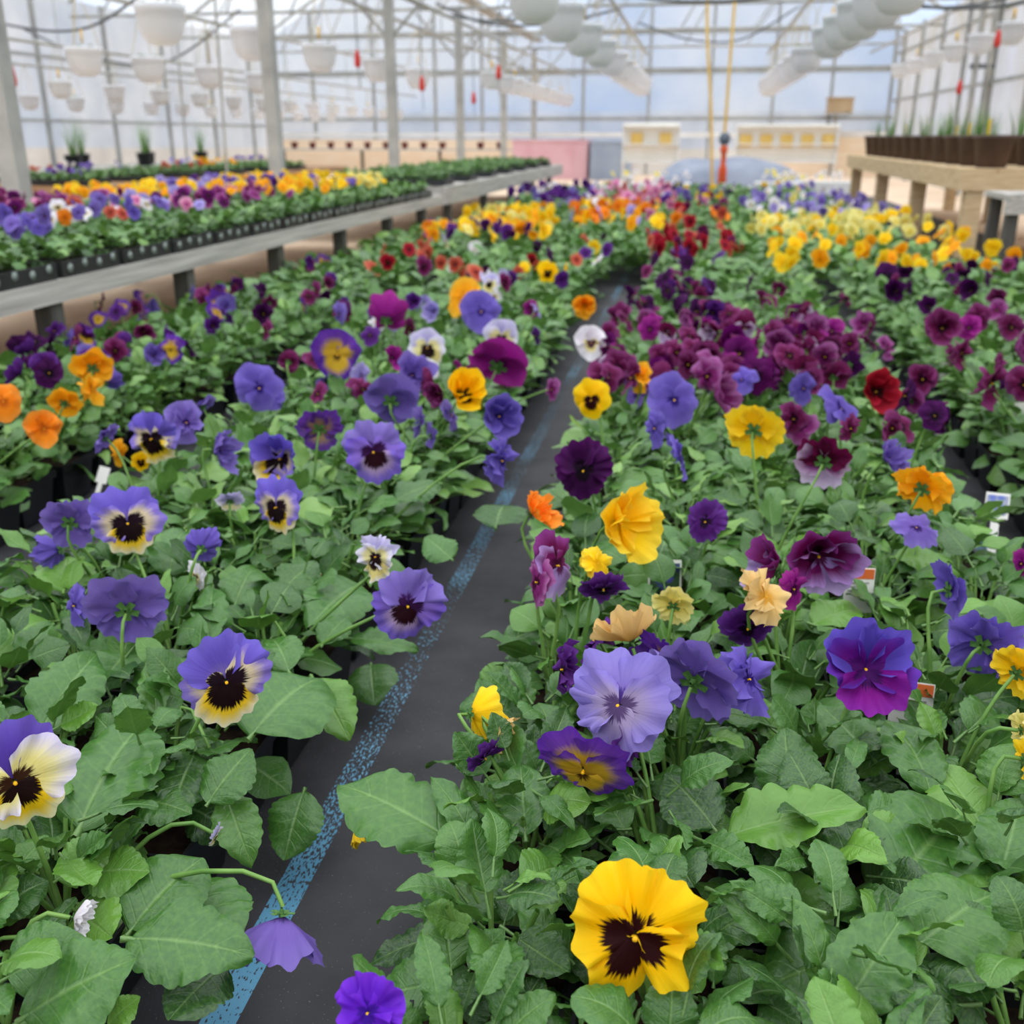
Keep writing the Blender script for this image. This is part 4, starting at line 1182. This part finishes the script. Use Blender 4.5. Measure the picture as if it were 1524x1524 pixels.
for i, (y, z0, z1, a, b, sg) in enumerate(((9.6, 2.0, 1.9, -1.2, 1.3, .22), (8.2, 1.75, 1.85, -2.9, -.9, .12), (10.8, 2.05, 2.0, 1.1, 3.1, .25), (7.0, 1.62, 1.7, -4.6, -3.1, .10), (12.5, 2.1, 2.0, -3.1, -1.0, .2), (9.0, 1.8, 1.72, 1.1, 2.8, .18))):
    mid = (z0 + z1) / 2 - sg
    hose([(a, y, z0), (a * .75 + b * .25, y, mid + sg * .22), ((a + b) / 2, y, mid), (a * .25 + b * .75, y, mid + sg * .22), (b, y, z1)], .014, BH,
         ['dark hose sagging between the two central basket rows', 'dark hose strung from the steel posts to the central baskets', 'dark hose sagging toward the cream side wall', 'dark hose looped beyond the nearest steel posts',
          'farther dark hose strung from the posts to the central baskets', 'nearer thin dark hose sagging toward the cream side wall'][i])
for i, (px, py, dd) in enumerate(((16, 112, 5.0), (532, 88, 7.5), (628, 125, 8.5), (705, 146, 10.5), (742, 108, 9.0), (1485, 58, 7.5), (1428, 130, 9.0))):
    d = _fw + _rt * (px - 762) / F_PX - _up * (py - 762) / F_PX
    q = EYE + d * dd
    o = thing('pull_cord', ['red pull handle on a cord near the nearest steel post', 'large red pull handle on a cord left of the second post', 'red pull handle on a cord beside the second post', 'small red pull handle on a cord by the third post',
                            'red pull handle on a cord above the short basket row', 'upper red pull handle on a cord near the pipe pair', 'lower red pull handle on a cord by the cream wall'][i], 'cord', tuple(q))
    MB().lathe([(.001, -.06), (.022, -.05), (.026, -.02), (.018, .04), (.006, .065), (.001, .066)], 10).obj('handle', RED, o, True)
    MB().tube([(0, 0, .06), (0, 0, 2.1 - q[2])], .004, 4).obj('cord', BH, o, True)
    MB().tube([(0, 0, -.055), (.01, 0, -.2)], .003, 4).obj('cord_tail', BH, o, True)
o = thing('strap', 'yellow ratchet strap hanging down beyond the weathered bench', 'strap', (-5.2, 7.4, 0))
MB().box(-.018, .018, -.002, .002, .38, 2.15).obj('webbing', YH, o)
MB().box(-.03, .03, -.015, .015, .50, .60).obj('buckle', noisy('buckle_grey', '#6A7A8C', '#7C8C9C', 6), o)
MB().lathe([(.001, .28), (.035, .29), (.035, .40), (.001, .41)], 8).obj('coiled_end', YH, o, True)
for i, (x, y) in enumerate(((-4.3, 9.2), (-6.2, 8.0), (-5.6, 11.0))):
    tag(MB().tube([(x, y, .3), (x + .02, y, 1.0), (x + .05, y, 2.2)], .012, 6).obj('drip_riser', [STEEL, YH, STEEL][i], smooth=True),
        ['thin grey riser pipe beyond the posts, the nearer one', 'thin yellow riser hose beyond the posts', 'thin grey riser pipe beyond the posts, farther back'][i], 'pipe')

# ------------------------------------------------------------------ far side: low benches, grass plants, boxes by the end wall
bench('low brown bench by the side wall beyond the steel posts', -6.6, -4.6, 7.5, 13.5, .30, (8, 10, 12), noisy('brown_wood', '#8E6E52', '#A98868', 5, .85, .2, (6, .6, 14)), DARKWOOD)
bench('grey bench with tall grassy plants along the far side wall', -8.1, -7.0, 6.0, 16, .30, (7, 9, 11, 13, 15), OLDWOOD, DARKWOOD)
TG = [grass_t(40 + s, 40, .5).mesh('blades', [LEAF_FAR]) for s in range(3)]
GP_ = MB().lathe([(.001, 0), (.08, 0), (.10, .15), (.105, .15), (.105, .165), (.095, .165), (.09, .15), (.001, .148)], 12).mesh('pot', POT_M)
for i in range(11):
    o = thing('grass_plant', 'tall grassy plant in a black pot, %s along the far side wall bench' % ORD[i], 'grass plant', (-7.3 - (i % 2) * .4, 6.6 + .82 * i, .30), 0, 'grassy plants by the side wall')
    link('pot', GP_, o); g = link('blades', TG[i % 3], o); g['kind'] = 'stuff'; g.location = (0, 0, .15)
for i in range(12):
    ks = ['DPV V', 'O2 C', '', 'V W', 'C', '', 'O2', 'LV', '', 'Y', '', 'V'][i].split()
    flat_tray(-5.0 - .62 * (i % 2), 7.8 + .44 * i, .30, ks, 10 if ks else 0, 'black flat of bedding plants on the low brown bench, %s from the front' % ORD[i], 'flats on the low brown bench')
for i in range(12):
    o = thing('plug_pot', 'small dark red pot on the end wall shelf, %s from the side wall' % ORD[i], 'plant pot', (-7.6 + .36 * i, 19.3, .46), 0, 'small pots on the end wall shelf')
    MB().lathe([(.001, 0), (.05, 0), (.068, .10), (.072, .10), (.072, .115), (.06, .115), (.058, .10), (.001, .098)], 10).obj('pot', noisy('pot_rust', '#6A2C26', '#84403A', 8) if i == 0 else bpy.data.materials['pot_rust'], o, True)
o = thing('shelf', 'pale shelf carrying small dark red pots along the end wall', 'shelf', (-7.9, 19.1, 0))
MB().box(0, 4.6, 0, .4, .43, .46).obj('board', OLDWOOD, o)
for x in (.05, 1.6, 3.1, 4.5): MB().box(x, x + .05, .18, .23, 0, .43).obj('leg', DARKWOOD, o)

def crate(x0, x1, y0, y1, z0, z1, c1, c2, label, name='crate', cat='crate'):
    o = thing(name, label, cat, ((x0 + x1) / 2, (y0 + y1) / 2, z0))
    w, d, h = x1 - x0, y1 - y0, z1 - z0
    mt = noisy(name + '_' + c1[1:], c1, c2, 3, .7)
    MB().box(-w / 2, w / 2, -d / 2, d / 2, 0, h - .03).obj('body', mt, o)
    MB().box(-w / 2 - .015, w / 2 + .015, -d / 2 - .015, d / 2 + .015, h - .03, h).obj('lid', mt, o)
    for s in (-.3, .3):
        MB().box(w * s - .02, w * s + .02, -d / 2 - .012, -d / 2, 0.02, h - .05).obj('batten', mt, o)
crate(-3.1, -1.85, 17.6, 18.3, 0, .62, '#D8A6B0', '#E2BAC0', 'long pale pink bin at the end wall')
crate(-1.78, -1.15, 17.4, 18.2, 0, .60, '#8E9CB0', '#A2AEBE', 'grey-blue bin beside the long pink one')
crate(2.1, 2.5, 19.2, 19.6, 1.05, 1.30, '#A89070', '#BAA484', 'brown crate on a wall bracket high at the end wall')
for s in (0,):
    o = thing('wall_bracket', 'small grey bracket under the brown crate at the end wall', 'bracket', (2.3, 19.4, 0))
    MB().box(-.22, .22, -.22, .52, 1.03, 1.05).obj('shelf_plate', STEEL, o)
    MB().box(-.02, .02, .4, .5, 0, 1.03).obj('stay', STEEL, o)

POST_W = noisy('poster_white', '#EFE9DC', '#F8F4EC', 4, .6)
POST_Y = noisy('poster_yellow', '#E8C060', '#F0D080', 9, .6)
def rack(x, y, w, h, label):
    o = thing('display_rack', label, 'display rack', (x, y, 0))
    for sx in (-w / 2, w / 2 - .04): MB().box(sx, sx + .04, -.02, .02, 0, h).obj('upright', WHITE, o)
    for zz in (.30, .55, .8):
        if zz < h: MB().box(-w / 2, w / 2, -.15, .15, zz, zz + .02).obj('shelf_board', WHITE, o)
    MB().box(-w / 2, w / 2, .02, .03, .3, h).obj('back_panel', POST_W, o)
    k = max(2, int(w / .3))
    for i in range(k):
        a = -w / 2 + w * (i + .5) / k
        MB().box(a - .09, a + .09, -.01, 0, h - .32, h - .14).obj('yellow_card', POST_Y, o)
rack(-.75, 16.2, .85, .86, 'white display rack with yellow cards left of the hoses')
rack(1.25, 16.6, 1.5, .84, 'long white display rack with yellow cards right of the hoses')
for i, (x, y, w) in enumerate(((-.55, 12.4, .9), (.9, 12.9, .5), (1.5, 13.2, .7))):
    o = thing('white_flat', 'pale flat of white bedding plants on the floor beyond the beds, %s of three' % ORD[i], 'plant tray', (x, y, 0))
    MB().box(-w / 2, w / 2, -.2, .2, .0031, .16).obj('tray', WHITE, o)
    for q in range(16):
        pos = np.array([x + rnd.uniform(-w / 2, w / 2), y + rnd.uniform(-.2, .2), rnd.uniform(.2, .28)])
        M, nn = flower_frame(pos, rnd.gauss(0, 40), 25, 0, .07); M[:3, 3] -= (x, y, 0)
        put(link('flower', flower_mesh(rnd.choice(['W', 'YL', 'W']), q % NVAR), o), M)
# grey sheeted heap at the end of the beds
xs, ys = np.linspace(-1, 1, 25), np.linspace(-1, 1, 15)
Xg, Yg = np.meshgrid(xs, ys)
Zg = .40 * np.clip(1 - Xg ** 4, 0, 1) * np.clip(1 - Yg ** 2, 0, 1) ** .5 + .02 * np.sin(9 * Xg + 3 * Yg) * (1 - Yg ** 2)
hp = MB().add(grid_t(np.stack([Xg * 1.05, Yg * .8, Zg + .004], -1), np.zeros(Xg.shape + (2,)))).obj('sheeted_heap', noisy('blue_grey_sheet', '#7E8698', '#99A0B0', 3, .7), smooth=True)
hp.location = (.35, 14.3, 0)
tag(hp, 'blue-grey sheet covering a low heap at the end of the beds', 'tarpaulin')
o = thing('hose_nozzle', 'orange-red hose nozzle standing under the hanging yellow hoses', 'nozzle', (.26, 12.75, 0.003))
MB().lathe([(.001, 0), (.05, 0), (.05, .30), (.03, .36), (.03, .48), (.045, .50), (.045, .56), (.001, .57)], 12).obj('barrel', noisy('nozzle_orange', '#D8542C', '#E46A3C', 5), o, True)
MB().lathe([(.001, .57), (.05, .58), (.07, .64), (.05, .70), (.001, .71)], 12).obj('head', noisy('nozzle_grey', '#54606C', '#6A7480', 5), o, True)
